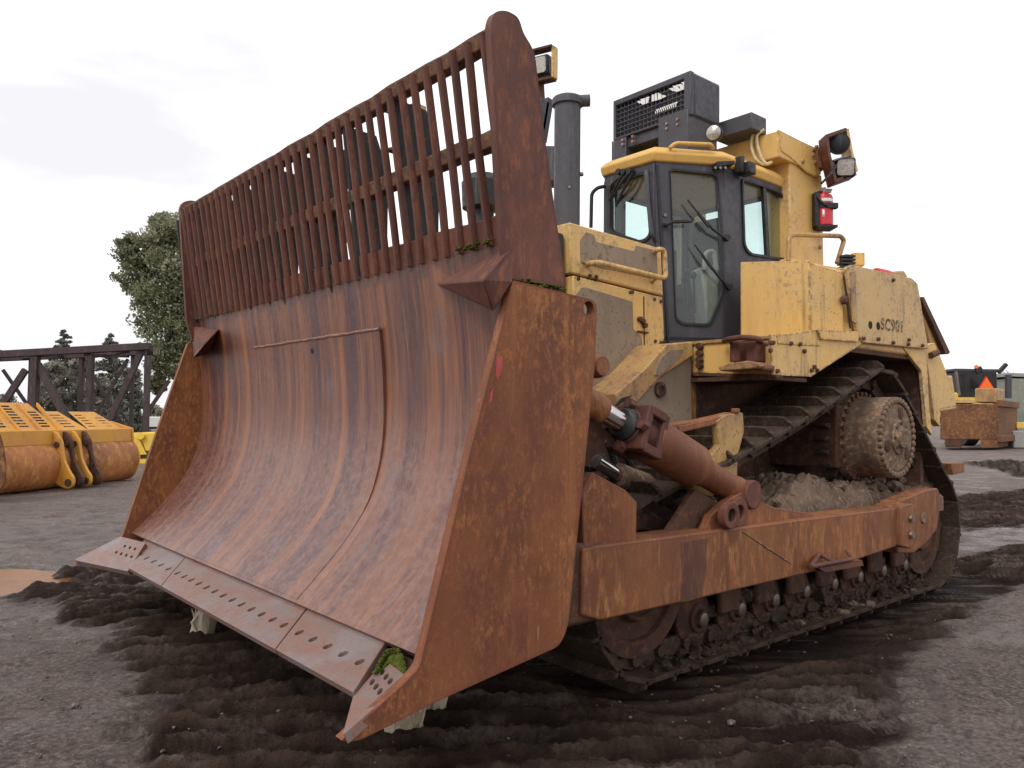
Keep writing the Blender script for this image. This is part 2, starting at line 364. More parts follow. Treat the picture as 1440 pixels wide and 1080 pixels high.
liner = moldsheet(wt.y, wl.y, i0, len(PR)-2, .018, .016, 'wear_liner', M['mold'], mold, 20, True)
hp = at(438,493,x=-2.152); hx = min(PR, key=lambda p: abs(p.y-hp.z)).x+.017
MB().cyl((hx-.02, hp.y, hp.z), (hx+.001, hp.y, hp.z), .017).build('hole', M['hole'], mold)
def lp_(i, o): 
    p = PR[i]; t = (PR[i+1]-PR[i-1]).normalized(); q = p+Vector((-t.y, t.x))*o; return q
q_ = lp_(i0, .018); wb = MB(); wb.tube([Vector((q_.x+random.gauss(0,.001), wt.y+.008-(wt.y-wl.y+.016)*k/40, q_.y+.006+random.gauss(0,.0015))) for k in range(41)], .009, 8)
wb.build('weld_bead', rust('lit_edge_weld', (.16,.075,.05), (.25,.125,.085), (.36,.21,.15), 20, (1,1,1), .5), liner)  # bead added to carry the liner's lit top edge in its colour
# ---- side plates
def P(px, y): return [at(a, b, y=y) for a, b in px]
sp = rounded(P([(722,394),(840,423),(836,520),(799,880),(788,908),(620,984),(551,1019),(504,1042),(479,1042),(573,957),(590,938),(660,640)], Y0), [.01,.05,.0,.1,.07,0,0,.02,.01,.02,.02,0], 5)
hole = circ(at(828,434,y=Y0), (1,0,0), (0,0,1), .035, 12)
side_n = MB().plate(sp, (0,-.045,0), [hole]).build('blade_side_plate', M['side'], dozer, .006)
side_f = MB().plate([Vector((p.x, Y1, p.z)) for p in sp], (0,.045,0), [[Vector((p.x, Y1, p.z)) for p in hole]]).build('blade_side_plate', M['side'], dozer, .006)
# red paint scrapes left on the near plate
pn = MB()
pn.plate([at(a,b,y=Y0+.0015) for a,b in [(699,505),(707,500),(706,520),(700,535),(697,528)]], (0,-.001,0))
pn.plate([at(a,b,y=Y0+.0015) for a,b in [(690,552),(694,545),(692,562),(688,568)]], (0,-.001,0))
pn.build('paint_scrape', simple('red_paint_scrape', (.48,.06,.06), .5), side_n)
# ---- cutting edge: four segments with real bolt holes, and end bits
eT = Vector((-1.725, .572)); eB = Vector((-1.475, .470)); ed = (eB-eT).normalized(); en = Vector((-ed.y, ed.x)) if -ed.y > 0 else Vector((ed.y, -ed.x))
if en.y < 0: en = -en
yb_r = at(497,981,x=eB.x).y; yb_l = at(180,804,x=eB.x).y
y12 = at(387,916,x=eB.x).y; y23 = at(226,829,x=eB.x).y
yt_r = at(543,925,x=eT.x).y; yt_l = at(203,764,x=eT.x).y
y12t = at(432,852,x=eT.x).y; y23t = at(262,783,x=eT.x).y
def E3(p2, y, o=0): q = p2+en*o; return Vector((q.x, y, q.y))
bolt_me = None
def bolts(parent, pts):
    global bolt_me
    for p in pts:
        if bolt_me is None:
            b = MB(); b.lathe((0,0,0), (0,0,1), [(0,.020),(.006,.019),(.009,.013)], 10); bolt_me = b.build('bolt', M['bolt'], parent); o = bolt_me
        else: o = copyof(bolt_me, parent)
        o.matrix_basis = Matrix.Translation(Vector(p)) @ Vector((en.x, 0, en.y)).to_track_quat('Z', 'Y').to_matrix().to_4x4()
segs = [((yt_r, y12t-.004*-1), (yb_r, y12), 5), ((y12t, y23t), (y12, y23), 13), ((y23t, yt_l), (y23, yb_l), 5)]
row = .52
for (ta, tb), (ba, bb), nb in segs:
    g = .004; o_ = .0
    outer = [E3(eT, ta-g, o_), E3(eT, tb+g, o_), E3(eB, bb+g, o_), E3(eB, ba-g, o_)]
    hs = []; bp = []
    for k in range(nb):
        f = (k+.6)/(nb+.2); c2 = eT+(eB-eT)*row; y = (ta+(tb-ta)*f)*(1-row)+(ba+(bb-ba)*f)*row
        c = E3(c2, y, o_); hs.append(circ(c, (0,1,0), (ed.x,0,ed.y), .021, 12)); bp.append(E3(c2, y, o_-.022))
    seg_o = MB().plate(outer, (-en.x*.032, 0, -en.y*.032), hs).build('cutting_edge', M['edge'], dozer, .003)
    bolts(seg_o, bp)
# backing plate under the edge, joining it to the moldboard
MB().prism([E3(eT,Y0-.05,-.036), E3(eB-ed*.03,Y0-.3,-.036), E3(eB-ed*.03,Y1+.3,-.036), E3(eT,Y1+.05,-.036)], (-en.x*.035,0,-en.y*.035)).build('edge_support', M['rustdark'], dozer)
MB().box(-2.05,-1.76,Y1+.06,Y0-.06,.50,.545).build('blade_floor', M['rustdark'], dozer)
mb = MB()
for z in (1.0, 1.55, 2.05): mb.box(-2.42,-2.24,Y1+.06,Y0-.06,z-.09,z+.09)
for k in range(7):
    y = Y0-.3-(Y0-Y1-.6)*k/6; mb.box(-2.50,-2.235,y-.02,y+.02,.75,2.2)
mb.build('blade_back_ribs', M['rustdark'], dozer, .004)
def endbit(tip, b, a, o, sgn, name='end_bit'):
    # tip: lowest outer point, b: lower inner, a: upper inner, o: upper outer
    n = (b-a).cross(o-a).normalized()
    if n.z < 0: n = -n
    pts = rounded([a+n*.004, b+n*.004, tip+n*.004, o+n*.004], [.01,.008,.02,.01], 3)
    u = (b-a).normalized(); w = (o-a).normalized(); hs = []; bl = []
    for i in range(2):
        for k in range(4 if i else 3):
            c = a+n*.004+w*((o-a).length*(.22+.20*k-(0.05 if i else 0)))+u*((b-a).length*(.28+.27*i)); hs.append(circ(c, w, u, .019, 10)); bl.append(c-n*.022)
    q = MB().plate(pts, -n*.038, hs).build(name, M['edge'], dozer, .006)
    for p in bl:
        m = copyof(bolt_me, q); m.matrix_basis = Matrix.Translation(p) @ n.to_track_quat('Z','Y').to_matrix().to_4x4()
    return q
def bitpts(b, o, t, pa):
    n = (b-o).cross(t-o).normalized(); return t, b, atp(*pa, b, n), o
endbit(*bitpts(at(497,981,x=-1.475), at(574,955,y=-2.46), at(482,1036,x=-1.323), (545,925)), 1)
endbit(*bitpts(at(180,804,x=-1.475), at(170,755,x=-1.60), at(104,788,x=-1.323), (205,764)), -1)
# outer cheek of the near end bit
# moss in the gaps
def mosslump(name, pts, r, parent, n=60, flat=.5):
    mb = MB()
    for _ in range(n):
        i = random.randrange(len(pts)-1); t = random.random(); c = pts[i].lerp(pts[i+1], t)+Vector([random.gauss(0, r*.45) for _ in range(3)])*.8
        q = r*random.uniform(.35,.8); mb.lathe(c-Vector((0,0,q*.5)), (random.gauss(0,.3),random.gauss(0,.3),1), [(0,q*.55),(q*.4,q),(q*.9,q*.6),(q*1.1,q*.1)], 7)
    return mb.build(name, M['moss'], parent)
mosslump('moss', [E3(eT,y12t,.004), E3(eT,y23t+.1,.004)], .008, mold, 90)
mosslump('moss', [E3(eT,yt_r,.004), E3(eT,y12t,.004)], .007, mold, 45)
mosslump('moss', [at(527,946,x=-1.585), at(545,915,x=-1.69), at(560,915,x=-1.70), at(571,945,x=-1.64)], .010, mold, 420)
MB().prism([at(503,980,x=-1.50), at(545,918,x=-1.70), at(563,918,x=-1.70), at(574,952,x=-1.62), at(548,930,x=-1.66)], (0,0,-.02)).build('moss', M['moss'], mold)
mosslump('moss', [at(203,767,x=-1.7), at(195,780,x=-1.66)], .014, mold, 25)
mosslump('moss', [at(640,352,x=-2.08), at(712,334,x=-2.08)], .012, mold, 70)
mosslump('moss', [at(735,396,y=Y0-.02), at(797,408,y=Y0-.02)], .012, side_n, 60)
mosslump('moss', [at(272,449,x=-2.08), at(330,436,x=-2.08)], .012, mold, 40)
# ---- corner gussets
def gusset(a, b, c, d, name='corner_gusset'):
    """pyramid brace: a inner tip, b top, d bottom on the moldboard/plate, c raised ridge point"""
    k = (a+b+d)/3+Vector((-.12,0,0))
    return MB().add([a,b,c,d,k], [(0,2,1),(0,3,2),(1,2,3),(0,1,4),(1,3,4),(3,0,4)]).build(name, M['rustred'], dozer, .008, smooth=20)
gusset(at(611,400,x=-2.13), at(727,338,y=Y0-.03), at(680,394,x=-1.90), at(693,438,y=Y0-.05))
MB().add([at(680,394,x=-1.90),at(727,338,y=Y0-.03),at(720,396,y=Y0-.0),at(693,438,y=Y0-.02),at(720,400,x=-2.16)], [(0,1,2),(0,2,3),(0,1,4),(0,3,4),(1,2,4),(2,3,4)]).build('corner_gusset', M['rustred'], dozer, .004, smooth=20)
gusset(at(308,463,x=-2.13), at(270,458,y=Y1+.05), at(288,484,x=-1.98), at(272,503,x=-2.10))
MB().add([at(308,463,x=-2.13),at(288,484,x=-1.98),at(272,503,x=-2.02),at(293,498,x=-2.13),at(280,480,x=-2.2)], [(0,1,2,3),(0,1,4),(1,2,4),(2,3,4),(3,0,4)]).build('corner_gusset', M['rustred'], dozer, .004, smooth=20)
# ---- spill guard
gT = Vector((-1.965, 3.10)); gB = Vector((-2.105, 2.235)); gd = (gB-gT).normalized(); gn = Vector((-gd.y, gd.x))
if gn.x < 0: gn = -gn
def G(t, y, o=0): q = gT+(gB-gT)*t+gn*o; return Vector((q.x, y, q.y))
yGa, yGb = at(688,32,x=gT.x).y, at(252,292,x=gT.x).y
gp = rounded(P([(690,34),(695,16),(712,14),(730,24),(736,46),(752,72),(766,190),(781,300),(797,404),(720,393),(707,336)], Y0-.02), [.02,.05,.03,.05,.02,.04,0,0,.01,.01,0], 4)
guard = MB().plate(gp, (0,-.04,0)).build('spill_guard', M['rustred'], dozer, .008)
guard['label'] = 'slotted rusty guard on top of the blade'
g2 = [Vector((p.x, yGb, p.z)) for p in gp]; MB().plate(g2, (0,.04,0)).build('end_plate', M['rustred'], guard, .006)
NB = 37; pit = (yGa-yGb)/NB
for k in range(NB):
    y = yGa-.05-pit*k; mb = MB()
    j = lambda s: random.gauss(0, s); b0 = j(.007); b1 = j(.004)
    if k in (12, 13): b0 += (-.028 if k == 12 else .022)
    rows = [(.010+j(.002),0),(.25,b0*.5),(.5,b0),(.75,b0*.7),(1.0,b1)]; w, d = .032, .018
    ring = []
    for t, dy in rows:
        for (yy, oo) in ((-w/2,0),(-w/4,.012),(w/4,.012),(w/2,0),(w/2,-d),(-w/2,-d)): ring.append(G(t, y+dy+yy, oo))
    n = 6; fs = [(i*n+q, i*n+(q+1)%n, (i+1)*n+(q+1)%n, (i+1)*n+q) for i in range(len(rows)-1) for q in range(n)]+[tuple(range(n)), tuple(range(len(rows)*n-1, len(rows)*n-n-1, -1))]
    mb.add(ring, fs); mb.build('bar', M['rustred'], guard, smooth=50)
def railmesh(t, h, name, mat, o0=-.03, o1=-.11):
    mb = MB(); ys = [yGa+.01-(yGa-yGb)*k/24 for k in range(25)]; vs = []
    for y in ys:
        dz = random.gauss(0, .003)
        for tt, oo in ((t-h/2,o0),(t+h/2,o0),(t+h/2,o1),(t-h/2,o1)):
            p = G(tt, y, oo); p.z += dz; vs.append(p)
    fs = [(i*4+q, i*4+(q+1)%4, (i+1)*4+(q+1)%4, (i+1)*4+q) for i in range(24) for q in range(4)]+[(0,1,2,3),(99,98,97,96)]
    return mb.add(vs, fs).build(name, mat, guard, .008)
M['rail'] = rust('mossy_brown_rail', (.080,.040,.026), (.145,.070,.040), (.22,.125,.065), 12, (1,1,1), .85, (.07,.06,.025))
railmesh(.03, .085, 'rail', M['rail'], -.010, -.085); railmesh(.49, .085, 'rail', M['rail'], -.014, -.10); railmesh(.93, .15, 'rail', M['rustred'], -.016, -.05)
rib_px = [(567,618,150),(498,546,190),(458,489,215),(427,466,240),(392,421,260),(372,404,275),(345,377,285),(318,352,295),(296,326,300),(276,304,305),(260,284,310)]
for a, b, row_ in rib_px:
    y = at(a, row_, x=-2.06).y; d = (0.5-(-2.06)) ; lo, hi = -2.06, -4.0
    for _ in range(40):
        mid = (lo+hi)/2
        if proj((mid, y, 2.7))[0] < b: lo = mid
        else: hi = mid
    xb = max(lo, -2.9)
    MB().plate([Vector((gT.x-.03,y,3.06)), Vector((-2.10,y,2.26)), Vector((xb-.0,y,2.0)), Vector((xb,y,2.85)), Vector((-2.2,y,3.05))], (0,-.02,0)).build('rib', M['soot'], guard, .003)
print('ribs', 'pitch', pit, yGa, yGb)
# ---- push arms
YA, YI = -2.50, -2.70
def ZP(pts, y): return [at(a, b, y=y) for a, b in pts]
ap = ZP([(838,768),(1000,747),(1180,724),(1272,713),(1274,764),(1180,796),(1000,838),(845,873),(818,866),(820,772)], YA)
arm = MB().prism(rounded(ap, .012, 2), (0,YI-YA,0)).build('push_arm', M['rustarm'], dozer, .012)
# welded wedge stiffener + top flange + step on the arm
MB().prism(ZP([(990,748),(1000,725),(1022,705),(1046,690),(1072,706),(1090,714),(1142,722),(1150,727)], YA-.05), (0,-.05,0)).build('gusset', M['rustarm'], arm, .006)
MB().prism(ZP([(938,750),(978,688),(1006,704),(990,748)], YA-.13), (0,-.04,0)).build('gusset', M['rustdark'], arm, .006)
MB().plate(ZP([(958,764),(975,760),(995,757),(993,800),(988,838),(970,845),(957,847),(959,800)], YA+.0012), (0,-.001,0)).build('dark_patch', rust('dark_patch_rust', (.075,.034,.024), (.115,.048,.030), (.17,.07,.036), 8, (1,1,.3), .55), arm)  # thin sheet colouring an upright patch of the arm darker
MB().tube(ZP([(1044,747),(1075,768),(1112,792)], YA+.002), .004, 6).build('weld_bead', M['hub'], arm)
for (u_, v_, r_, o_) in ((1019,724,.075,.05),(1041,721,.085,.0)):
    c = at(u_, v_, y=YA-.02); c.y += o_
    MB().plate(circ(c, (1,0,0), (0,0,1), r_, 22), (0,-.05,0), [circ(c, (1,0,0), (0,0,1), r_*.5, 16)]).build('cylinder_lug', M['rustred'], arm, .006)
    MB().cyl(c-Vector((0,.045,0)), c-Vector((0,.03,0)), r_*.55).build('lug_bore', M['hole'], arm)
MB().prism(ZP([(834,664),(880,689),(896,706),(895,768),(836,770),(822,800),(818,690)], YA-.03), (0,-.05,0)).build('blade_bracket', M['side'], arm, .006)
MB().box(-2.75,-2.38,YI-.1,YA-.02,.55,.92).build('arm_knuckle', M['rustdark'], arm, .02)
st = MB(); q = ZP([(1140,797),(1152,779),(1172,790),(1200,786),(1204,793),(1190,773)], YA+.07)
st.tube(smoothpath([at(1140,797,y=YA), q[0], q[3], at(1190,773,y=YA+.02)], .03), .014)
st.tube([at(1152,779,y=YA), q[2]], .014); st.tube([at(1152,779,y=YA), q[0]], .014)
st.prism(ZP([(1140,797),(1202,786),(1204,794),(1150,803)], YA+.02), (0,.05,0)); st.build('step', M['rustred'], arm)
# trunnion at the arm's rear
MB().prism(rounded(ZP([(1268,712),(1283,708),(1290,716),(1290,760),(1281,772),(1266,768)], YA+.03), .015, 2), (0,-.2,0)).build('trunnion_cap', M['rustarm'], arm, .008)
tb = MB(); c = at(1281,738,y=YA+.035); tb.lathe(c+Vector((0,0,.05)), (0,1,0), [(0,.032),(.02,.03)], 8); tb.lathe(c-Vector((0,0,.07)), (0,1,0), [(0,.032),(.02,.03)], 8)
tb.each('trunnion_bolt', M['bolt'], arm)
tp = MB().prism(rounded(ZP([(1262,706),(1300,690),(1319,686),(1324,700),(1318,745),(1302,765),(1285,778),(1262,778)], YA-.06), .03, 3), (0,-.14,0)).build('trunnion_plate', M['rustarm'], dozer, .01)
c = at(1298,728,y=YA-.058); MB().lathe(c, (0,1,0), [(0,.045),(.012,.043)], 16).build('pin_cover', M['hub'], tp)
def mirrored(o, parent=None):
    me = o.data.copy()
    for v in me.vertices: v.co.y = 2*YC-v.co.y
    me.flip_normals(); c = o.copy(); c.data = me; COL.objects.link(c)
    if parent: adopt(c, parent)
    return c
mirrored(arm)
# ---- tilt cylinder running from the arm lug up to the back of the blade
yt = -2.63
p0, p1 = at(1040,694,y=yt), at(826,566,y=yt); ax = (p1-p0).normalized(); LN = (p1-p0).length
def along(px, py): return (at(px,py,y=yt)-p0).dot(ax)
t1, t2, t3, t4 = along(985,652), along(940,630), along(890,603), along(845,578)
tc = MB().lathe(p0, ax, [(-.03,.078),(.06,.088),(.12,.078),(t1-.06,.080),(t1+.02,.100),(t1+.06,.122),(t2,.126),(t3-.10,.126)], 28).build('tilt_cylinder', M['rustarm'], dozer, .006)
MB().lathe(p0-Vector((0,.02,0)), (0,1,0), [(-.09,.06),(-.09,.085),(.12,.085),(.12,.06)], 20).build('pin_eye', M['rustred'], tc, .008)
hb = MB(); u = ax.orthogonal().normalized(); w = ax.cross(u); a45 = math.pi/4
for tt in (t3-.13, t3+.0):
    hb.lathe(p0+ax*tt, ax, [(0,.168),(.045,.168)], 4)
for k in range(4):
    a_ = k*math.pi/2; dv = u*math.cos(a_)+w*math.sin(a_); hb.beam(p0+ax*(t3-.10)+dv*.140, p0+ax*(t3+.02)+dv*.140, .05, .05)
hb.lathe(p0+ax*(t3-.10), ax, [(0,.10),(.16,.095)], 20)
hb.build('cylinder_head', M['rustred'], tc, .008)
nb_ = MB()
for k in range(4):
    a_ = a45+k*math.pi/2; dv = u*math.cos(a_)+w*math.sin(a_); nb_.lathe(p0+ax*(t3+.045)+dv*.115, ax, [(0,.032),(.04,.03)], 6)
nb_.each('nut', M['rustred'], tc)
MB().lathe(p0+ax*(t3+.05), ax, [(0,.085),(.03,.088),(.06,.07)], 20).build('gland', M['black'], tc)
MB().lathe(p0+ax*(t3+.1), ax, [(0,.054),(t4-t3-.10,.054)], 20).build('rod', M['chrome'], tc)
MB().lathe(p0+ax*t4, ax, [(0,.07),(.05,.078),(.13,.07),(.3,.085)], 18).build('rod_eye', M['rustarm'], tc, .006)
c = at(840,515,y=-2.75); MB().lathe(c+Vector((0,.04,0)), (0,-1,0), [(0,.05),(.03,.062),(.3,.062)], 16).build('blade_pin', M['rustarm'], dozer)
# lower brace and hose bundle behind it
b2 = MB().cyl(at(868,668,y=-3.0), at(966,705,y=-3.05), .072, .082, 18).build('pitch_brace', M['hub'], dozer)
MB().cyl(at(838,648,y=-3.0), at(870,669,y=-3.0), .04).build('rod', M['chrome'], b2)
hs = MB()
for i, (a, b, c) in enumerate([((845,640),(870,690),(930,735)),((855,620),(880,700),(905,740)),((825,660),(850,655),(890,715)),((880,640),(905,690),(985,700))]):
    hs.tube(smoothpath([at(*a,y=-3.0-.03*i), at(*b,y=-3.02-.03*i), at(*c,y=-3.1)], .25, 8), .022)
hs.build('hose', M['black'], dozer)
# yellow upright bracket with a rusty bar on the track frame
ub = MB().prism(rounded(ZP([(1008,592),(1022,583),(1045,580),(1047,606),(1038,640),(1037,672),(1000,700),(972,690),(992,650),(1012,626)], -2.78), .01, 2), (0,-.05,0)).build('bracket', M['yellow_rusty'], dozer, .006)
mb = MB(); mb.beam(at(944,604,y=-2.85), at(1030,584,y=-2.85), .12, .04); mb.prism(ZP([(942,598),(985,591),(990,598),(944,612)], -2.80), (0,-.1,0)); mb.lathe(at(1034,581,y=-2.79), (0,0,1), [(0,.03),(.03,.03)], 6); mb.build('guard_bar', M['rustarm'], ub, .006)

# ---- tracks
YO, YN = -2.74, -3.36; YM = (YO+YN)/2
circles = [(-3.42,.56,.475), (-6.22,1.40,.475), (-7.22,.56,.475)]   # front idler, sprocket, rear idler (to the link line)
def trackpath():
    pts = []
    C3 = [Vector((a,b)) for a,b,_ in circles]; r = circles[0][2]
    order = [0,1,2]; n = 3; arcs = []
    for i in range(n):
        a, b = C3[order[i]], C3[order[(i+1)%n]]; d = (b-a).normalized(); nrm = Vector((-d.y, d.x))
        # outward normal: away from centroid
        cen = (C3[0]+C3[1]+C3[2])/3
        if ((a+b)/2+nrm-cen).length < ((a+b)/2-nrm-cen).length: nrm = -nrm
        arcs.append((a+nrm*r, b+nrm*r, nrm))
    for i in range(n):
        s, e, nrm = arcs[i]; m = max(2, int((e-s).length/.02)); 
        for k in range(m):
            t = k/m; p = s.lerp(e, t)
            if i == 0: p = p-Vector((0, .05*math.sin(math.pi*t)))
            pts.append(p)
        c = C3[order[(i+1)%n]]; n2 = arcs[(i+1)%n][2]; a0 = math.atan2(nrm.y, nrm.x); a1 = math.atan2(n2.y, n2.x)
        da = (a1-a0+math.pi)%(2*math.pi)-math.pi
        m = max(2, int(abs(da)*r/.02))
        for k in range(m):
            a = a0+da*k/m; pts.append(c+Vector((math.cos(a), math.sin(a)))*r)
    return pts
TP = trackpath(); cum = [0]
for i in range(len(TP)): cum.append(cum[-1]+(TP[(i+1)%len(TP)]-TP[i]).length)
NS = round(cum[-1]/.238); pitch = cum[-1]/NS
def pathat(s):
    s %= cum[-1]; import bisect; i = bisect.bisect_right(cum, s)-1; i = min(i, len(TP)-1)
    a, b = TP[i], TP[(i+1)%len(TP)]; t = (s-cum[i])/max(1e-6, cum[i+1]-cum[i]); return a.lerp(b, t)
def shoe_mesh():
    mb = MB(); hw = .305; pl = pitch*.5
    # plate with a slight bend and a tall grouser whose outer corners are worn round
    mb.prism([(-pl-.015,-hw,.005),(-pl+.02,-hw,.025),(pl-.01,-hw,.025),(pl+.012,-hw,.012),(pl+.012,-hw,0),(-pl,-hw,-.012)], (0,2*hw,0))
    prof_ = []
    for k in range(13):
        f = k/12; y = -hw+2*hw*f; e = min(f, 1-f); h = .072*(.38+.62*min(1, (e/.10))**.6)
        prof_.append((y, h+.02))
    top = [Vector((-pl+.035, y, h)) for y, h in prof_]
    mb.prism([Vector((-pl+.035,-hw,.0))]+top+[Vector((-pl+.035,hw,.0))], (.024,0,0))
    return mb
def link_mesh():
    mb = MB(); pl = pitch*.56
    for s in (-1, 1):
        mb.prism(rounded([(-pl,s*.12-.02,-.02),(pl*.7,s*.12-.02,-.02),(pl,s*.12-.02,-.05),(pl*.9,s*.12-.02,-.125),(-pl*.9,s*.12-.02,-.125),(-pl*1.05,s*.12-.02,-.07)], .02, 2), (0,.04,0))
    mb.cyl((-pl*.9,-.17,-.075), (-pl*.9,.17,-.075), .034, n=10); return mb
def make_track(ym):
    chain = MB()
    c0 = None
    lm = link_mesh(); mats = []
    for k in range(NS):
        p = pathat(k*pitch); d = (pathat(k*pitch+pitch*.5)-pathat(k*pitch-pitch*.5)).normalized(); n = Vector((d.y, -d.x))
        cen = Vector((-5.4, .8))
        if n.dot(p-cen) < 0: n = -n
        X3 = Vector((d.x,0,d.y)); Z3 = Vector((n.x,0,n.y)); Y3 = Z3.cross(X3)
        m = Matrix.Translation((p.x, ym, p.y)) @ Matrix((X3, Y3, Z3)).transposed().to_4x4(); mats.append(m)
        chain.add([m @ Vector(v) for v in lm.v], lm.f)
    ch = chain.build('track_chain', M['steel'], dozer)
    return ch, mats
ch, mats = make_track(YM)
shoe0 = shoe_mesh().build('track_shoe', M['steel'], ch, .005)
shoe0.matrix_basis = mats[0]
for m in mats[1:]: copyof(shoe0, ch, m)
ch2, mats2 = make_track(2*YC-YM)
for m in mats2: copyof(shoe0, ch2, m)
# wheels
def idler(cx, cz):
    mb = MB(); mb.lathe((cx,YM+.17,cz), (0,-1,0), [(0,.10),(0,.16),(-.02,.17),(-.02,.19),(.03,.21),(.03,.30),(-.005,.31),(-.005,.40),(.03,.405),(.31,.405),(.345,.40),(.345,.31),(.31,.3),(.31,.2),(.36,.17)], 40)
    return mb.build('idler', M['rustdark'], dozer, .004)
idler(*circles[0][:2]); idler(*circles[2][:2])
def sprocket(ym):
    cx, cz, r = circles[1]; mb = MB(); nt = 25; out = []
    for k in range(nt):
        for f, q in ((0,.355),(.28,.36),(.42,.45),(.5,.46),(.66,.45),(.8,.36)):
            a = 2*math.pi*(k+f)/nt; out.append(Vector((cx+math.cos(a)*q, ym+.045, cz+math.sin(a)*q)))
    mb.prism(out, (0,-.09,0)); return mb.build('sprocket', M['steel'], dozer, .004)
sprocket(YM)
cH = at(1255,617,y=-2.70); cH = Vector((-6.22, -2.66, 1.365))
RD = .315
fd = MB().lathe((cH.x, YM+.05, cH.z), (0,1,0), [(0,.36),(.07,.36),(.07,.325),(.12,.315),(.22,.312),(.225,RD),(.32,RD),(.33,RD-.01),(.335,RD-.055),(.345,RD-.055),(.355,RD-.13),(.35,.02)], 56).build('final_drive', M['hub'], dozer, .003)
yf = YM+.05+.335
b0 = MB().lathe((0,0,0), (0,1,0), [(-.02,.026),(.018,.026),(.024,.018)], 8).build('bolt', M['hub'], fd)
nbh = 36
for k in range(nbh):
    a = 2*math.pi*k/nbh; m = Matrix.Translation((cH.x+math.cos(a)*(RD-.026), yf, cH.z+math.sin(a)*(RD-.026)))
    if k == 0: b0.matrix_basis = m
    else: copyof(b0, fd, m)
cap = MB(); cap.lathe((cH.x, yf+.02, cH.z), (0,1,0), [(0,.135),(.018,.13),(.02,.085),(.045,.08),(.05,.05),(.045,.045)], 28); cap.build('hub_cap', M['hub'], fd, .003)
cs = MB()
for k in range(3):
    a = math.pi/2+2*math.pi*k/3+.2; c = Vector((cH.x+math.cos(a)*.195, yf+.012, cH.z+math.sin(a)*.195)); cs.lathe(c, (0,1,0), [(0,.05),(.012,.045),(.016,.02)], 14)
for k in range(8):
    a = 2*math.pi*k/8; c = Vector((cH.x+math.cos(a)*.108, yf+.035, cH.z+math.sin(a)*.108)); cs.lathe(c, (0,1,0), [(0,.014),(.012,.012)], 8)
cs.each('plug', M['rustdark'], fd)
b1 = MB()
for k in range(30):
    a = 2*math.pi*k/30; b1.lathe((cH.x+math.cos(a)*.342, YM+.115, cH.z+math.sin(a)*.342), (0,1,0), [(0,.02),(.025,.018)], 7)
b1.each('flange_bolt', M['rustred'], fd)
rl = None
for k in range(8):
    x = -3.95-.40*k
    if rl is None:
        mb = MB(); mb.lathe((0,.20,0), (0,-1,0), [(-.03,.035),(-.03,.05),(.0,.055),(.0,.085),(.02,.09),(.035,.13),(.05,.165),(.075,.165),(.08,.135),(.32,.135),(.325,.165),(.35,.165),(.40,.06)], 26)
        rl = mb.build('track_roller', M['rustdark'], dozer, .004); r = rl
        rc = MB().lathe((0,.20,0), (0,1,0), [(.0,.04),(.03,.036),(.034,.02)], 12).build('roller_cap', M['bolt'], rl)
        rl.matrix_basis = Matrix.Translation((x, YM, .30))
    else:
        r = rl.copy(); COL.objects.link(r); r.matrix_basis = Matrix.Translation((x, YM, .30)); cc = rc.copy(); COL.objects.link(cc); cc.parent = r
# roller frame, guards, mud
tf_ = MB(); tf_.box(-6.95,-3.75,YM-.24,YM+.20,.46,.86); tf_.box(-3.9,-3.2,YM-.1,YM+.08,.48,.64); tf_.box(-7.4,-6.9,YM-.26,YM+.10,.48,.80)
for k in range(7): tf_.box(-4.32-.4*k,-4.12-.4*k,YM+.19,YM+.235,.30,.47)
tf_.cyl((-5.05,YM-.1,.80), (-4.35,YM-.1,.80), .16, n=20)
tf_o = tf_.build('track_frame', M['rustdark'], dozer, .015)
mirrored(tf_o)
def lumps(name, mat, parent, fn, n, r0, r1, seg=8):
    mb = MB()
    for _ in range(n):
        c = fn(); q = random.uniform(r0, r1); nr = 4
        vs = []; u = Vector([random.gauss(0,1) for _ in range(3)]).normalized(); 
        bm = bmesh.new(); bmesh.ops.create_icosphere(bm, subdivisions=2, radius=q)
        sc = Vector((random.uniform(.8,1.4), random.uniform(.8,1.3), random.uniform(.6,1)))
        for v in bm.verts:
            k = 1+.35*math.sin(v.co.x*9/q*.5+c.x*17)*math.cos(v.co.y*7/q*.5+c.y*9); v.co = Vector((v.co.x*sc.x, v.co.y*sc.y, v.co.z*sc.z))*k+c
        bm.verts.index_update(); mb.add([v.co.copy() for v in bm.verts], [[v.index for v in f.verts] for f in bm.faces]); bm.free()
    return tag(mb.build(name, mat, parent), kind='stuff')
# mud heap packed along the roller frame: a lumpy solid heap, crust and clods
def heap(x0, x1, y0, y1, z, hfun, name):
    nx, ny = 60, 26; rows = []
    for i in range(nx+1):
        r = []
        for j in range(ny+1):
            x = x0+(x1-x0)*i/nx; y = y0+(y1-y0)*j/ny; e = min(1, min(i, nx-i)/5, min(j, ny-j)/3)
            hh = hfun(x, y)*e+.025*math.sin(x*31+y*13)*e+random.uniform(-.018,.018)*e
            r.append((x, y, z+hh))
        rows.append(r)
    mb = MB().grid(rows); b = len(mb.v)
    edge = [i*(ny+1) for i in range(nx+1)]+[nx*(ny+1)+j for j in range(1,ny+1)]+[i*(ny+1)+ny for i in range(nx-1,-1,-1)]+[j for j in range(ny-1,0,-1)]
    low = [(mb.v[i][0], mb.v[i][1], z-.12) for i in edge]; mb.v += low; n = len(edge)
    fs = [(edge[k], edge[(k+1)%n], b+(k+1)%n, b+k) for k in range(n)]; mb.f += fs; mb.m += [0]*n
    return mb.build(name, M['mud'], dozer, recalc=True)
mud = heap(-6.7, -4.5, YM-.26, YM+.26, .88, lambda x, y: .07+.11*math.exp(-((x+5.35)/.45)**2)+.03*math.sin(x*7), 'mud_heap')
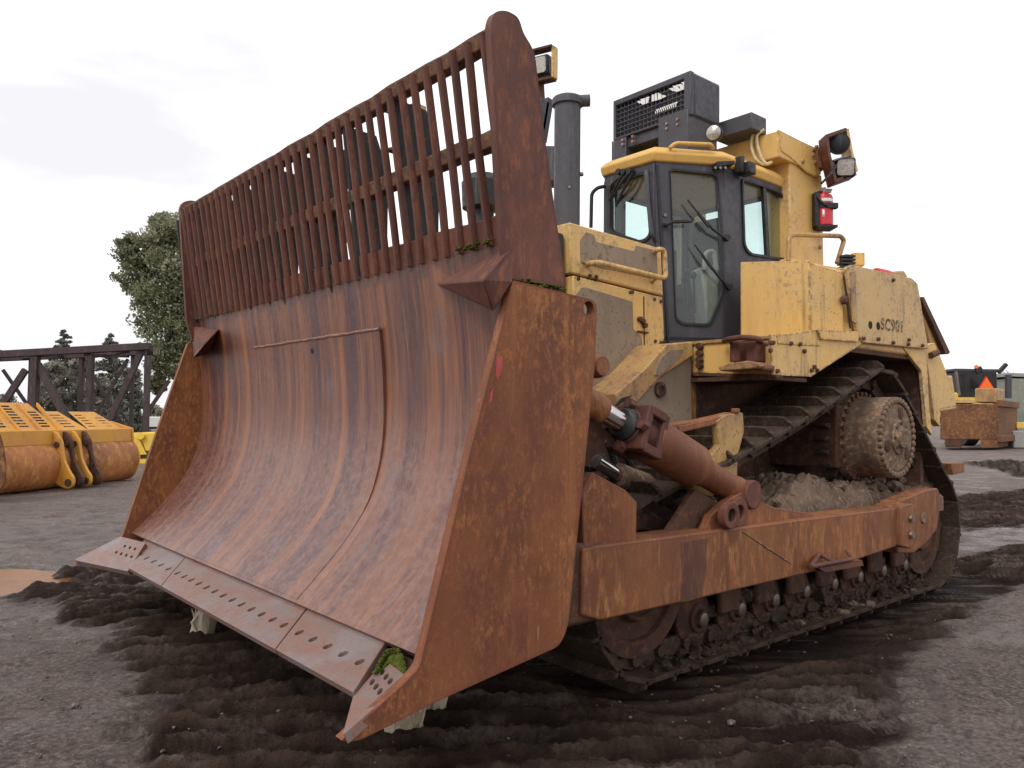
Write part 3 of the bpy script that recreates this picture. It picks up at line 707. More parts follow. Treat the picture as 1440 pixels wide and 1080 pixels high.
lumps('clods', M['mud'], mud, lambda: Vector((random.uniform(-6.9,-4.4), random.uniform(YM-.22, YM+.24), random.uniform(.90,1.0))), 70, .02, .055)
heap(-7.3, -6.5, YM-.2, YM+.32, .84, lambda x, y: .06, 'mud_heap')
c = Vector((-5.42, YM+.05, .94)); MB().lathe(c+Vector((.28,-.1,-.02)), (-1,.1,0), [(0,.13),(.05,.17),(.2,.18),(.24,.15),(.3,.16),(.5,.16),(.52,.1)], 22).build('recoil_housing', M['hub'], dozer, .01)
# links visible at rear bottom are the chain; a little dirt on the lower run
lumps('clods', M['mud'], ch, lambda: Vector((random.uniform(-7.0,-4.2), random.uniform(YM-.1, YM+.28), .095)), 60, .012, .04)

M['darkmud'] = rust('dark_packed_mud', (.030,.020,.015), (.060,.042,.032), (.115,.085,.064), 11, (1,1,1), .95, None, 1., .1)
lumps('packed_mud', M['darkmud'], tf_o, lambda: Vector((random.uniform(-7.0,-3.9), random.uniform(YM-.12, YM+.13), random.uniform(.10,.36))), 150, .05, .10)
lumps('packed_mud', M['darkmud'], tf_o, lambda: Vector((random.uniform(-7.2,-3.5), random.uniform(YM+.1, YM+.27), random.uniform(.08,.11))), 130, .02, .055)

# ---- hull, belly, nose
hull = MB(); hull.box(-7.3,-3.45,YC-.70,YC+.70,.42,1.70); hull.box(-7.35,-5.6,YC-.86,YC+.86,.95,2.05); hull.box(-6.6,-5.85,2*YC+2.95,-2.95,1.12,1.62)
hl = hull.build('main_frame', M['rustdark'], dozer, .02)
nose = MB(); nose.box(-3.66,-3.10,YC-.66,YC+.66,.85,2.74); nose.build('radiator_guard', M['soot'], dozer, .02)
grl = MB()
for k in range(22): grl.box(-3.04,-3.015,YC-.62,YC+.62,1.0+k*.075,1.03+k*.075)
grl.build('grille', M['soot'], dozer)
YH = -3.70
h_tl, h_tr, h_bl, h_br = (801,312), (930,349), (803.5,384), (933,416)
q = ZP([h_tl, h_tr, h_br, h_bl], YH)
hood = MB().prism(q, (0,-1.40,0)).build('hood', M['yellow'], dozer, .012)
def zq(px, y, th, name, mat, parent, r=.0, bevel=.004): return MB().prism(rounded(ZP(px, y), r, 3) if r else ZP(px, y), (0,-th,0)).build(name, mat, parent, bevel)
zq([(816,338),(824,326),(836,330),(839,340),(892,353),(894,345),(924,352),(925,394),(910,390),(817,370)], YH+.004, .01, 'grit_panel', M['grit'], hood, .012, .002)
lower = MB().prism(ZP([(806,387),(932,418),(935,478),(908,516),(897,530),(868,556),(840,572),(800,575)], YH), (0,-1.40,0)).build('engine_side_panel', M['yellow'], dozer, .010)
zq([(818,404),(824,404),(890,424),(891,462),(903,475),(905,516),(868,548),(842,566),(803,570),(806,420)], YH+.004, .01, 'grit_panel', M['grit'], lower, .01, .002)
MB().prism(ZP([(905.0,417),(906.2,417),(907.2,518),(906,519)], YH+.003), (0,-.01,0)).build('door_seam', M['hole'], lower)
bm_ = MB()
for px in [(813,392),(829,388),(838,389),(886,411),(889,411),(920,421),(929,424),(921,480),(929,482),(838,393)]: bm_.lathe(at(*px,y=YH), (0,1,0), [(-.005,.014),(.010,.013)], 8)
bm_.each('bolt_head', M['rustdark'], hood)
lt = MB()
for px in [(902,452),(905,458),(898,449)]: lt.lathe(at(*px,y=YH), (0,1,0), [(0,.02),(.03,.018)], 7)
lt.beam(at(897,466,y=YH+.012), at(911,468,y=YH+.012), .02, .012); lt.build('latch', M['rustdark'], lower)
def yrail(pts, name, mat, parent, r=.018, rr=.06): return MB().tube(smoothpath(pts, rr), r, 10).build(name, mat, parent)
hr = YH+.075
yrail([at(827,372,y=YH)]+[at(a,b,y=hr) for a,b in [(829,370),(842,369),(932,391),(936,388),(934,352),(926,350)]]+[at(920,355,y=YH)], 'handrail', M['yellow'], hood, .019)
yrail([at(924,389,y=hr), at(917,396,y=YH)], 'handrail', M['yellow'], hood, .016)
# exhaust stack
ys = -4.2; xs = at(797,300,y=ys).x; zt = at(797,138,y=ys).z
stk = MB().lathe((xs,ys,2.75), (0,0,1), [(0,.10),(zt-2.75-.06,.10),(zt-2.75-.06,.118),(zt-2.75-.01,.118),(zt-2.75,.11),(zt-2.75+.01,.09)], 28).build('exhaust_stack', M['duct'], dozer, .003)
MB().tube([Vector((xs,ys,zt-.02))+RIGHT*.08, Vector((xs,ys,zt-.015))+RIGHT*.17], .045, 14).build('flap_counterweight', M['duct'], stk)
sb = MB(); sb.lathe(Vector((xs,ys,3.35))+RIGHT*.10, RIGHT, [(0,.018),(.025,.015)], 8); sb.lathe(Vector((xs,ys,3.22))-FWD*.098+RIGHT*.01, -FWD, [(0,.012),(.01,.01)], 8); sb.each('bolt_head', M['bolt'], stk)
MB().lathe((xs,ys,2.70), (0,0,1), [(0,.16),(.10,.16),(.12,.11)], 20).build('stack_base', M['soot'], stk)
# precleaner and lift cylinder seen through the guard
pc = MB().lathe((-3.75,-4.75,2.80), (0,0,1), [(0,.09),(.30,.09),(.32,.16),(.52,.17),(.58,.12),(.60,.03)], 24).build('precleaner', M['black'], dozer)
MB().cyl((-3.4,-3.95,2.55), (-2.6,-3.95,1.2), .09, .085).build('lift_cylinder', M['rustdark'], dozer)
MB().cyl((-3.4,-4.95,2.55), (-2.6,-4.95,1.2), .09, .085).build('lift_cylinder', M['rustdark'], dozer)
MB().box(-3.62,-3.3,-4.05,-3.85,2.3,2.75).build('cylinder_yoke', M['soot'], dozer, .02)
# ---- front fender slope
fs_ = MB(); a, b = at(866,556,y=-3.45), at(972,482,y=-3.45)
fs_.prism(ZP([(866,553),(905,520),(938,483),(974,480),(976,500),(930,530),(895,568),(868,572)], -3.42), (0,-.3,0)); fsl = fs_.build('fender_slope', M['yellow_rusty'], dozer, .012)
zq([(921,528),(929,504),(942,492),(963,491),(948,512),(928,528)], -3.41, .012, 'grit_panel', M['grit'], fsl, .012, .003)
mb = MB(); mb.plate(ZP([(866,572),(876,560),(890,556)], -3.40), (0,.0-.02,0)); mb.prism(ZP([(866,573),(888,573),(889,601),(866,601)], -3.41), (0,-.01,0)); mb.build('opening', M['hole'], fsl)
zq([(893,566),(930,528),(972,498),(974,596),(896,602)], -3.45, .20, 'side_guard', M['grit'], dozer, 0, .01)
pk = MB(); c = at(927,548,y=-3.45); pk.lathe(c, (0,1,0), [(0,.055),(.02,.055),(.022,.03),(.01,.03)], 18); pk.build('filler_plug', M['rustdark'], fsl)
MB().prism(ZP([(964,505),(980,505),(980,598),(966,600)], -3.46), (0,-.06,0)).build('corner_post', M['rustarm'], dozer, .01)
MB().box(-5.6,-4.35,-3.62,-3.52,1.0,1.95).build('inner_wall', M['rustdark'], dozer, .01)
# ---- fender with steps
YS = -2.80
xF = at(1087,500,y=YS).x; dk = at(1085,468,y=YS).z
sk = MB().prism(ZP([(1083,470),(1212,468),(1212,484),(1141,530),(1087,528)], YS), (0,-.012,0))
fen = sk.build('fender', M['yellow'], dozer, .004)
zT = at(1087,472,y=YS).z
ff = [at(976,484,x=xF-.02), at(1022,476,x=xF-.02), at(1087,471,x=xF-.02), at(1087,528,x=xF-.02), at(968,524,x=xF-.02)]
MB().prism(ff, (-.02,0,0)).build('fender_front', M['yellow'], fen, .004)
zB = at(1087,529,y=YS).z
MB().box(at(1138,530,y=YS).x,xF+.02,-3.55,YS-.02,zB-.022,zB+.006).build('fender_floor', M['rustdark'], fen)
MB().prism([at(960,524,x=xF+.01), at(1092,527,x=xF+.01), at(1092,531,x=xF+.01), at(960,528,x=xF+.01)], (-.08,0,0)).build('lip', M['rustdark'], fen)
MB().box(-5.75,xF-.005,-3.60,YS-.005,zT-.02,zT+.005).build('deck', M['yellow_rusty'], fen, .004)
zq([(1092,472),(1150,463),(1153,487),(1094,484)], YS+.004, .012, 'grab_plate', M['yellow'], fen, 0, .004)
zq([(1150,464),(1207,466),(1208,481),(1155,477)], YS+.02, .03, 'kick_plate', M['yellow'], fen, .004, .004)
bh = MB()
for px in [(1077,484),(1082,482),(1086,482),(1111,483),(1124,484),(1082,493),(1130,494),(1144,516),(1148,521),(1092,522),(1140,521)]: bh.lathe(at(*px,y=YS), (0,1,0), [(0,.016),(.018,.014)], 8)
bh.each('bolt_head', M['rustdark'], fen)
stp = MB()
for px in (1033, 1056): stp.prism([at(px-7,480,x=xF+.10), at(px+7,480,x=xF+.10), at(px+7,508,x=xF+.10), at(px-7,509,x=xF+.10)], (-.12,0,0))
stp.tube(smoothpath([at(1018,480,x=xF+.03), at(1024,477,x=xF+.14), at(1045,474,x=xF+.17), at(1066,476,x=xF+.14), at(1070,480,x=xF+.02)], .04), .020, 8)
sto = stp.build('step_bracket', M['rustred'], fen, .006)
MB().prism(rounded([at(1010,516,x=xF+.16), at(1030,510,x=xF+.16), at(1052,507,x=xF+.16), at(1068,512,x=xF+.16), at(1064,518,x=xF+.16), at(1012,522,x=xF+.16)], .01, 2), (-.16,0,.0)).build('step_tread', M['yellow_rusty'], fen, .008)
MB().cyl(at(1060,516,x=xF+.10), at(1088,519,x=xF+.06), .022).build('step_pin', M['rustred'], fen)
lk = MB(); 
for z_ in (487,497,506,514): lk.lathe(at(985,z_,x=xF-.01), (1,0,0), [(0,.03),(.03,.025)], 7)
lk.build('latch', M['rustdark'], fen)
# ---- side tanks
xT = -5.30
A0, A1 = at(1041,372,x=xT), at(1138,368,x=xT); B2 = at(1189,377,y=YS)
zb = zT
top = [Vector((A0.x,A0.y,A0.z)), Vector((A1.x,A1.y,A1.z)), B2]
botz = [zb]*3
def wall3(a, b, z0, z1a, z1b, n, name, mat, parent, th=.02):
    d = Vector((b.x-a.x, b.y-a.y, 0)).normalized(); nn = Vector((d.y,-d.x,0)); nn = nn if nn.dot(CAM-a) > 0 else -nn
    return MB().prism([Vector((a.x,a.y,z0)), Vector((b.x,b.y,z0)), Vector((b.x,b.y,z1b)), Vector((a.x,a.y,z1a))], -nn*th).build(name, mat, parent, .006)
print('tank', A0, A1, B2, zT, xF)
xR = at(1302,480,y=YS).x
tank = MB().prism([Vector((A0.x-.03,A0.y-.01,zb)), Vector((A1.x-.02,A1.y,zb)), Vector((B2.x-.01,B2.y-.03,zb)), Vector((xR+.05,YS-.03,zb)), Vector((xR+.05,A0.y-.01,zb))], (0,0,A1.z-zb-.01)).build('side_tank', M['yellow'], dozer, .02)
wall3(A0, A1, zb+.01, A0.z+.02, A1.z+.01, 0, 'front_cover', M['yellow'], tank)
A1b = A1+(B2-A1)*.03
wall3(A1b, B2+Vector((0,-.02,0)), zb+.02, A1.z-.005, B2.z-.03, 0, 'angled_door', M['yellow'], tank)
bx = MB().prism(rounded(ZP([(1190,376),(1199,372),(1283,391),(1291,399),(1306,491),(1213,482),(1206,470)], YS+.012), .012, 2), (0,-.03,0)).build('side_cover', M['yellow_dull'], tank, .008)
sr = MB(); sr.plate(ZP([(1195,383),(1203,381),(1206,456),(1198,450)], YS+.0135), (0,-.001,0)); sr.build('rust_strip', M['yellow_rusty'], bx)
for px in ((1224,457),(1235,458.5)): MB().lathe(at(*px,y=YS+.013), (0,1,0), [(-.01,.032),(.0015,.032)], 14).build('hole', M['hole'], bx)
bb = MB()
for px in [(1234,477),(1255,482),(1276,484),(1296,486),(1255,394),(1213,476),(1277,478)]: bb.lathe(at(*px,y=YS+.013), (0,1,0), [(0,.016),(.02,.013)], 8)
bb.each('bolt_head', M['rustdark'], bx)
gp_ = MB().prism(ZP([(1186,388),(1188,388),(1197,462),(1194.5,462)], YS+.004), (0,-.002,0)).build('gap', M['hole'], tank)
MB().lathe(at(1187,422,y=YS+.0), (.5,1,0), [(0,.035),(.02,.03),(.03,.018)], 12).build('lock', M['rustdark'], tank)
# stencilled fleet number
cu = bpy.data.curves.new('lettering', 'FONT'); cu.body = 'SC901'; cu.size = .16; cu.extrude = .0008; cu.offset = .0035; cu.space_character = 1.12
to = bpy.data.objects.new('lettering_src', cu); COL.objects.link(to)
bpy.context.view_layer.update(); dg = bpy.context.evaluated_depsgraph_get(); tm = bpy.data.meshes.new_from_object(to.evaluated_get(dg)); bpy.data.objects.remove(to)
tm.materials.clear(); tm.materials.append(M['stencil']); tx = bpy.data.objects.new('lettering', tm); COL.objects.link(tx)
p_a, p_b = at(1239,463,y=YS+.014), at(1269,467,y=YS+.014); xs_ = [v.co.x for v in tm.vertices]; ys_ = [v.co.y for v in tm.vertices]
w_ = max(xs_)-min(xs_); hgt = (at(1240,447,y=YS+.014)-p_a).length/max(ys_)
ux = (p_b-p_a)/w_
for v in tm.vertices:
    x_, y_, z_ = v.co; v.co = p_a+ux*(x_-min(xs_))+Vector((0,0,1))*(y_*hgt)+Vector((0,1,0))*z_
tx.parent = bx
# rear arch of the fender and the rear support plates
ra = MB().plate(ZP([(1268,486),(1303,488),(1306,560),(1311,612),(1303,600),(1296,522)], YS-.02), (0,-.03,0)).build('fender_rear', M['yellow'], dozer, .004)
rp = MB().prism(ZP([(1299,487),(1315,482),(1330,520),(1345,572),(1322,575),(1322,600),(1314,590),(1306,520)], YS-.10), (0,-.06,0)).build('rear_plate', M['yellow'], dozer, .006)
MB().tube([at(1309,500,y=YS-.08), at(1318,496,y=YS-.08)], .03).build('hinge', M['rustdark'], rp)
MB().box(xR-.1,-5.55,-3.60,YS-.05,2.02,2.12).build('arch_roof', M['rustdark'], dozer)
MB().box(xR-.06,xR+.0,-3.60,YS-.06,.95,2.1).build('arch_back', M['rustdark'], dozer)
# things on top of the tanks, tank roof, drawbar, ripper frame behind
MB().prism([Vector((B2.x-.02,B2.y-.04,A1.z-.03)), Vector((A1.x,A1.y-.1,A1.z-.012)), Vector((A1.x-.2,A0.y,A1.z+.03)), Vector((xR+.1,A0.y,A1.z+.03)), Vector((xR+.1,YS-.04,A1.z-.02))], (0,0,.035)).build('tank_lid', M['yellow'], tank, .01)
c = at(1230,377,y=-3.1); mb = MB(); mb.lathe(c+Vector((0,0,-.06)), (-1,.1,.0), [(0,.055),(.02,.065),(.20,.065),(.24,.03)], 16); mb.build('red_filler_cap', M['red'], tank)
mb = MB(); c = at(1205,366,y=-3.2); mb.obox(c, RIGHT*.05, FWD*.05, (0,0,.06)); mb.build('filler_box', M['yellow'], tank, .01)
mb = MB(); c = at(1190,368,y=-3.2)
for k in range(4): mb.obox(c+Vector((0,0,-.05+.03*k)), RIGHT*.06, FWD*.05, (0,0,.008))
mb.obox(c, RIGHT*.02, FWD*.02, (0,0,.06)); mb.build('coil', M['black'], tank)
yrail([at(1109,366,y=-3.25), at(1109,334,y=-3.25), at(1116,330,y=-3.25), at(1182,332,y=-3.25), at(1187,338,y=-3.25), at(1177,370,y=-3.25)], 'handrail', M['yellow_rusty'], tank, .02, .05)
rip = MB(); rip.prism(ZP([(1240,383),(1272,380),(1280,394),(1294,420),(1300,418),(1316,450),(1337,498),(1312,498),(1296,440),(1262,396)], -3.55), (0,-.25,0)); rpo = rip.build('ripper_frame', M['yellow_rusty'], dozer, .02)
MB().prism(ZP([(1295,418),(1300,417),(1337,496),(1330,498)], -3.50), (0,-.12,0)).build('edge_bar', M['rustdark'], rpo, .01)
MB().box(-9.0,-7.3,YC-.35,YC+.75,.9,2.0).build('ripper_linkage', M['rustdark'], dozer, .04)
MB().prism(ZP([(1318,530),(1340,528),(1346,575),(1322,580)], -3.6), (0,-.3,0)).build('ripper_arm', M['yellow'], rpo, .02)
MB().prism(ZP([(1338,652),(1356,650),(1357,664),(1340,668)], -3.1), (0,-.3,0)).build('ripper_pin', M['rustarm'], rpo, .01)
tb_ = MB(); tb_.lathe(at(1320,590,y=-3.0), (0,1,0), [(-.2,.05),(.0,.05)], 12); tb_.build('tow_pin', M['rustdark'], rpo)

# ================================================================== CAB
zR = 3.68; zE = 3.60
K = {}
xC = at(1018,215,y=-3.70).x
c_side = Vector((xC,-3.70,0)); 
pf = at(920,210,z=zR); xFr = pf.x; c_fr = Vector((xFr, pf.y, 0)); c_fl = Vector((xFr, at(850,240,x=xFr).y, 0))
x_rear = at(1113,250,y=-3.70).x; c_re = Vector((x_rear,-3.70,0))
mid = (c_fr.y+c_fl.y)/2
c_sl = Vector((xC, 2*mid+3.70, 0)); c_rl = Vector((x_rear, 2*mid+3.70, 0))
print('cab', c_side, c_fr, c_fl, c_re, 'mid', mid)
z0c = at(940,484,y=c_fr.y).z; z0c = 2.10
ring = [c_fl, c_fr, c_side, c_re, c_rl, c_sl]
def up(p, z): return Vector((p.x, p.y, z))
def nrm_of(a, b):
    d = (b-a); d.z = 0; d.normalize(); n = Vector((d.y,-d.x,0)); c = sum(ring, Vector())/6
    return n if n.dot((a+b)/2-c) > 0 else -n
def onface(px, py, a, b, off=0):
    n = nrm_of(a.copy(), b.copy()); return atp(px, py, a+n*off, n)
shell = MB()
# floor and far walls; the three seen faces are built with real window openings
def face(a, b, hole_px=None, r=.05, z0=z0c, z1=zE, hole3=None):
    n = nrm_of(a.copy(), b.copy()); hs = []
    if hole_px: hs = [rounded([atp(u, v, a, n) for u, v in hole_px], r, 5)]
    if hole3: hs = [rounded(hole3, r, 5)]
    shell.plate([up(a,z0), up(b,z0), up(b,z1), up(a,z1)], -n*.05, hs); return hs[0] if hs else None, n
doorwin = [(942,241),(946,239),(1003,245),(1009,250),(1016,360),(1016,412),(1000,452),(994,457),(958,455),(950,447)]
w_front, n_front = face(c_fl, c_fr, [(858,262),(908,243),(913,300),(915,332),(903,340),(858,325)], .05)
w_side, n_side = face(c_side, c_re, [(1043,252),(1094,270),(1104,284),(1108,362),(1100,364),(1054,357),(1046,346)], .05)
far_w = lambda a, b, z0, z1, m=.12: [up(a.lerp(b,m),z0), up(a.lerp(b,1-m),z0), up(a.lerp(b,1-m),z1), up(a.lerp(b,m),z1)]
w_rear, n_rear = face(c_re, c_rl, None, .05, hole3=far_w(c_re, c_rl, 2.55, 3.56, .06))
w_fs, n_fs = face(c_rl, c_sl, None, .05, hole3=far_w(c_rl, c_sl, 2.55, 3.56, .06))
w_fd, n_fd = face(c_sl, c_fl, None, .05, hole3=far_w(c_sl, c_fl, 2.35, 3.55, .09))
shell.plate([up(p, z0c+.02) for p in ring], (0,0,.04))
cab = shell.build('cab', M['cab'], dozer, .006)
# roof
def off(p, d): c = sum(ring, Vector())/6; v = (p-c); return p+v.normalized()*d
roofr = [up(off(p,.02), zE-.02) for p in ring]; roof = MB()
rt = [up(off(p,-.02), zR+.03) for p in ring]; rm = [up(off(p,.045), zE+.05) for p in ring]; n6 = 6
vs = roofr+rm+rt; fs = [(i,(i+1)%6,(i+1)%6+6,i+6) for i in range(6)]+[(i+6,(i+1)%6+6,(i+1)%6+12,i+12) for i in range(6)]+[tuple(range(5,-1,-1)), tuple(range(12,18))]
roof = roof.add(vs, fs).build('cab_roof', M['roof'], dozer, .012)
yrail([onface(941,209,c_fr,c_side,.03), onface(950,201.5,c_fr,c_side,.05), onface(1000,203.5,c_fr,c_side,.05), onface(1003,210,c_fr,c_side,.03)], 'grab_handle', M['roof'], roof, .018, .04)
# front window
def pane(loop, n, name, mat, parent, inset=-.02): return MB().plate([p+n*inset for p in loop], -n*.006).build(name, mat, parent)
def gasket(loop, n, parent, w=.018):
    c = sum(loop, Vector())/len(loop); o = [p+(p-c).normalized()*w+n*.001 for p in loop]; i_ = [p-(p-c).normalized()*.008+n*.001 for p in loop]
    return MB().plate(o, n*.014, [i_]).build('window_seal', M['black'], parent)
for lp, nn in ((w_front, n_front), (w_side, n_side), (w_rear, n_rear), (w_fs, n_fs), (w_fd, n_fd)):
    wp = pane(lp, nn, 'window', M['glass'], cab); gasket(lp, nn, cab)
fa = lambda px, py, o=.0: onface(px, py, c_side, c_re, o)
sd = MB(); sd.prism([fa(1069,261,-.02), fa(1073,262,-.02), fa(1079,362,-.02), fa(1074.5,361,-.02)], n_side*.03)
sd.build('sash', M['black'], cab)
# side window's thick rubber frame
# door
dn = nrm_of(c_fr.copy(), c_side.copy()); D = lambda px, py, o=0.: atp(px, py, c_fr+dn*o, dn)
dhole = rounded([D(*p) for p in doorwin], .05, 5)
e1 = c_fr.lerp(c_side, .02); e2 = c_fr.lerp(c_side, .995)
door = MB().plate([up(e1,z0c+.0), up(e2,z0c+.0), up(e2,zE-.01), up(e1,zE-.01)], -dn*.045, [dhole]).build('door', M['cab'], dozer, .006)
pane(dhole, dn, 'window', M['paneglass'], door); gasket(dhole, dn, door, .012)
MB().plate([D(921.5,232,.002), D(925,232,.002), D(941,482,.002), D(938,482,.002)], dn*.012).build('door_seal', M['black'], door)
def wiper(p, q, r_, fn, parent):
    a, b, c = fn(*p, .045), fn(*q, .06), fn(*r_, .03); mb = MB(); mb.tube([a, a.lerp(b,.5), b], .008, 6); mb.tube([a.lerp(b,.55), b.lerp(c,.3), c], .013, 6)
    mb.lathe(fn(*r_, 0.), dn, [(0,.03),(.04,.025)], 10); mb.obox(a.lerp(b,.75), (b-a).normalized()*.07, dn*.012, (0,0,.012)); return mb.build('wiper', M['black'], parent)
wiper((967,281),(996,318),(1021,335), D, door); wiper((977,344),(1000,376),(1024,404), D, door)
MB().tube(smoothpath([D(935,316,0), D(937,316,.05), D(945,312,.06), D(972,311,.06)], .02), .016, 8).build('handle', M['black'], door)
MB().lathe(D(935,303,0), dn, [(0,.018),(.012,.014)], 10).build('lock', M['bolt'], door)
mb = MB(); mb.prism([D(1001,240,.0), D(1026,236,.0), D(1026,231,.0), D(1001,232,.0)], dn*.10); mb.build('door_closer', M['black'], door, .006)
ms = MB()
for u in (1006,1013,1020): ms.lathe(D(u,236,.10), dn, [(0,.014),(.006,.012)], 8)
ms.each('screw', M['bolt'], door)
# grab rail at the door's hinge side, front wipers, mirror arm, cab-corner lamp
Ff = lambda px, py, o=0.: onface(px, py, c_fl, c_fr, o)
MB().tube(smoothpath([Ff(909,241,.0), Ff(909,241,.06), Ff(912,290,.06), Ff(917,330,.06), Ff(921,338,.0)], .05), .017, 8).build('grab_handle', M['cab'], cab)
for k, (a, b) in enumerate([((884,243),(862,276)),((877,242),(857,282)),((890,243),(866,290)),((873,248),(858,262))]):
    MB().tube([Ff(*a,.05), Ff((a[0]+b[0])/2-1,(a[1]+b[1])/2,.06), Ff(*b,.03)], .012, 6).build('wiper', M['black'], cab)
mw = MB()
for u in (875, 882, 890): mw.lathe(Ff(u,243,.0), n_front, [(0,.03),(.06,.025)], 8)
mw.build('wiper_motor', M['black'], cab)
MB().tube(smoothpath([Ff(851,262,.02), Ff(840,264,.1), Ff(832,272,.12), Ff(831,320,.12)], .05), .016, 8).build('mirror_arm', M['black'], cab)
mb = MB(); mb.obox(fa(1050,238,.08), n_side*.06, (.05,0,0), (0,0,.05)); mb.obox(fa(1040,232,.06), n_side*.04, (.02,0,0), (0,0,.07)); mb.build('camera_bracket', M['black'], cab, .01)
# cab interior
seat = MB(); cc = Vector(((xFr+x_rear)/2-.15, mid, 0))
seat.obox(cc+Vector((0,0,2.62)), (.25,0,0), (0,.26,0), (0,0,.08)); so = seat.build('seat', M['seat'], cab, .04)
MB().obox(cc+Vector((-.28,0,3.0)), (.07,0,.03), (0,.25,0), (-.04,0,.36)).build('seat_back', M['seat'], cab, .05)
MB().obox(cc+Vector((0,0,2.35)), (.2,0,0), (0,.2,0), (0,0,.2)).build('seat_base', M['seat'], cab, .02)
cons = MB(); cons.prism([D(985,375,-.22), D(1010,372,-.22), D(1013,455,-.22), D(994,456,-.22)], -dn*.25); cons.build('console', M['beige'], cab, .02)
MB().tube(smoothpath([D(990,380,-.2), D(992,355,-.2), D(1004,352,-.2), D(1008,380,-.2)], .05), .02, 8).build('arm_rail', M['beige'], cab)
lv = MB()
for u, v in ((967,385),(975,390),(962,395)): lv.tube([D(u,v,-.3), D(u+2,440,-.3)], .012, 6); lv.lathe(D(u,v+2,-.3), (0,0,1), [(0,.02),(.03,.03),(.06,.015)], 8)
lv.build('lever', M['black'], cab)
MB().obox(Vector((xFr-.18, mid, 2.65)), (.10,0,0), (0,.3,0), (0,0,.25)).build('dashboard', M['seat'], cab, .03)
# ---- air conditioner on the roof
xa = -5.40
def A(px, py, o=0.): return at(px, py, x=xa+o)
a_tl, a_bl, a_tr, a_br = A(863,143), A(862,198), A(970,98), A(971,160)
ya0, ya1 = a_br.y, a_bl.y; zt_ = (a_tl.z+a_tr.z)/2; zb_ = (a_bl.z+a_br.z)/2; xd = at(1013,112,y=ya0).x
print('AC', ya0, ya1, zb_, zt_, xd)
acb = MB(); acb.box(xd, xa-.05, ya1, ya0, zb_, zt_); ac = acb.build('air_conditioner', M['cab'], dozer, .02)
fr = MB()
fr.plate([Vector((xa,ya0,zb_-.0)), Vector((xa,ya1,zb_)), Vector((xa,ya1,zt_)), Vector((xa,ya0,zt_))], (-.055,0,0), [[Vector((xa,ya0-.07,zb_+.02)), Vector((xa,ya1+.03,zb_+.02)), Vector((xa,ya1+.03,zt_-.05)), Vector((xa,ya0-.07,zt_-.05))]])
fr.build('screen_frame', M['cab'], ac, .006)
ms = MB(); ny, nz = 17, 7
for k in range(ny+1): y = ya1+.03+(ya0-.07-ya1-.03)*k/ny; ms.box(xa-.03,xa-.022,y-.004,y+.004,zb_+.02,zt_-.05)
for k in range(nz+1): z = zb_+.02+(zt_-zb_-.07)*k/nz; ms.box(xa-.022,xa-.014,ya1+.03,ya0-.07,z-.004,z+.004)
ms.build('mesh_screen', M['cab'], ac)
MB().box(xa-.049,xa-.046,ya1+.02,ya0-.06,zb_+.01,zt_-.03).build('core', M['black'], ac)
# worn white lettering fragments left on the screen
wf = MB()
def frag(pts): wf.prism([A(840+u/6.545, 80+v/6.545, -.010) for u, v in pts], (-.004,0,0))
for q_ in ([(365,408),(395,404),(400,424),(385,428)],[(398,388),(440,380),(440,432),(415,440),(402,428)],[(445,372),(478,365),(468,420),(445,432)],
          [(500,350),(520,345),(520,405),(500,412)],[(526,342),(545,332),(552,398),(526,404)],[(556,328),(590,345),(592,385),(558,396)],[(596,350),(628,355),(630,365),(598,380)],
          [(658,292),(690,284),(715,300),(720,318),(690,312)],[(692,268),(724,262),(760,275),(765,310),(725,322)],[(728,258),(768,248),(790,262),(795,300),(768,306)],[(772,234),(818,222),(820,270),(798,296),(790,255)]): frag(q_)
for k in range(11):
    u = 532+k*18.4; v = 488-k*6.4; frag([(u,v),(u+8,v-3),(u+8,v+32),(u,v+35)])
frag([(532,488),(735,412),(735,426),(532,502)])
wf.build('lettering', M['white'], ac)
sup = MB(); zc = zR+.02
sup.box(xd+.1,xa+.0,ya1-.02,ya1+.16,zc,zb_); sup.box(xd+.02,xa+.01,ya0-.34,ya0-.02,zc,zb_+.05); sup.box(xd+.04,xa-.03,ya1+.1,ya0-.3,zb_-.10,zb_-.002); sup.box(xd+.03,xa-.3,ya1+.05,ya0-.05,zc,zb_-.1)
so_ = sup.build('support', M['cab'], ac, .008)
bt = MB()
for u, v in ((876,197),(876,203),(890,192),(890,199),(938,174),(938,181),(953,168),(953,175)): bt.lathe(A(u,v,.012), (1,0,0), [(-.02,.016),(.012,.012)], 8)
bt.each('bolt_head', M['dull'], so_)
# roof lamp, horn box on the beam
def lamp(c, d, r=.09, name='work_lamp', parent=None, depth=.10, sq=False):
    d = Vector(d).normalized(); b = MB()
    if sq:
        s_ = d.cross(Vector((0,0,1))).normalized(); u_ = s_.cross(d)
        b.obox(Vector(c)-d*depth*.5, d*depth*.5, s_*r, u_*r*.95); o = b.build(name, M['black'], parent, .02)
        MB().plate(rounded([Vector(c)+d*.001+s_*(i*r*.8)+u_*(j*r*.75) for i, j in ((-1,-1),(1,-1),(1,1),(-1,1))], r*.3, 4), d*.008).build('lens', M['lens'], o if parent is dozer else parent, .003)
    else:
        b.lathe(Vector(c), -d, [(-.012,r*.86),(-.015,r),(.02,r),(.05,r*.9),(depth,r*.5)], 26); o = b.build(name, M['black'], parent, .003)
        MB().lathe(Vector(c), d, [(0,r*.88),(.018,r*.84),(.030,r*.55),(.036,r*.1)], 24).build('lens', M['lens'], o if parent is dozer else parent)
    return o
CF = (1, .35, -.12)
lamp(at(1004,187,y=-3.78), CF, .072, 'work_lamp', dozer)
mb = MB(); c = at(1040,182,y=-3.95); mb.obox(c, (.12,0,0), (0,.20,0), (0,0,.075)); hb_ = mb.build('roof_box', M['duct'], dozer, .01)
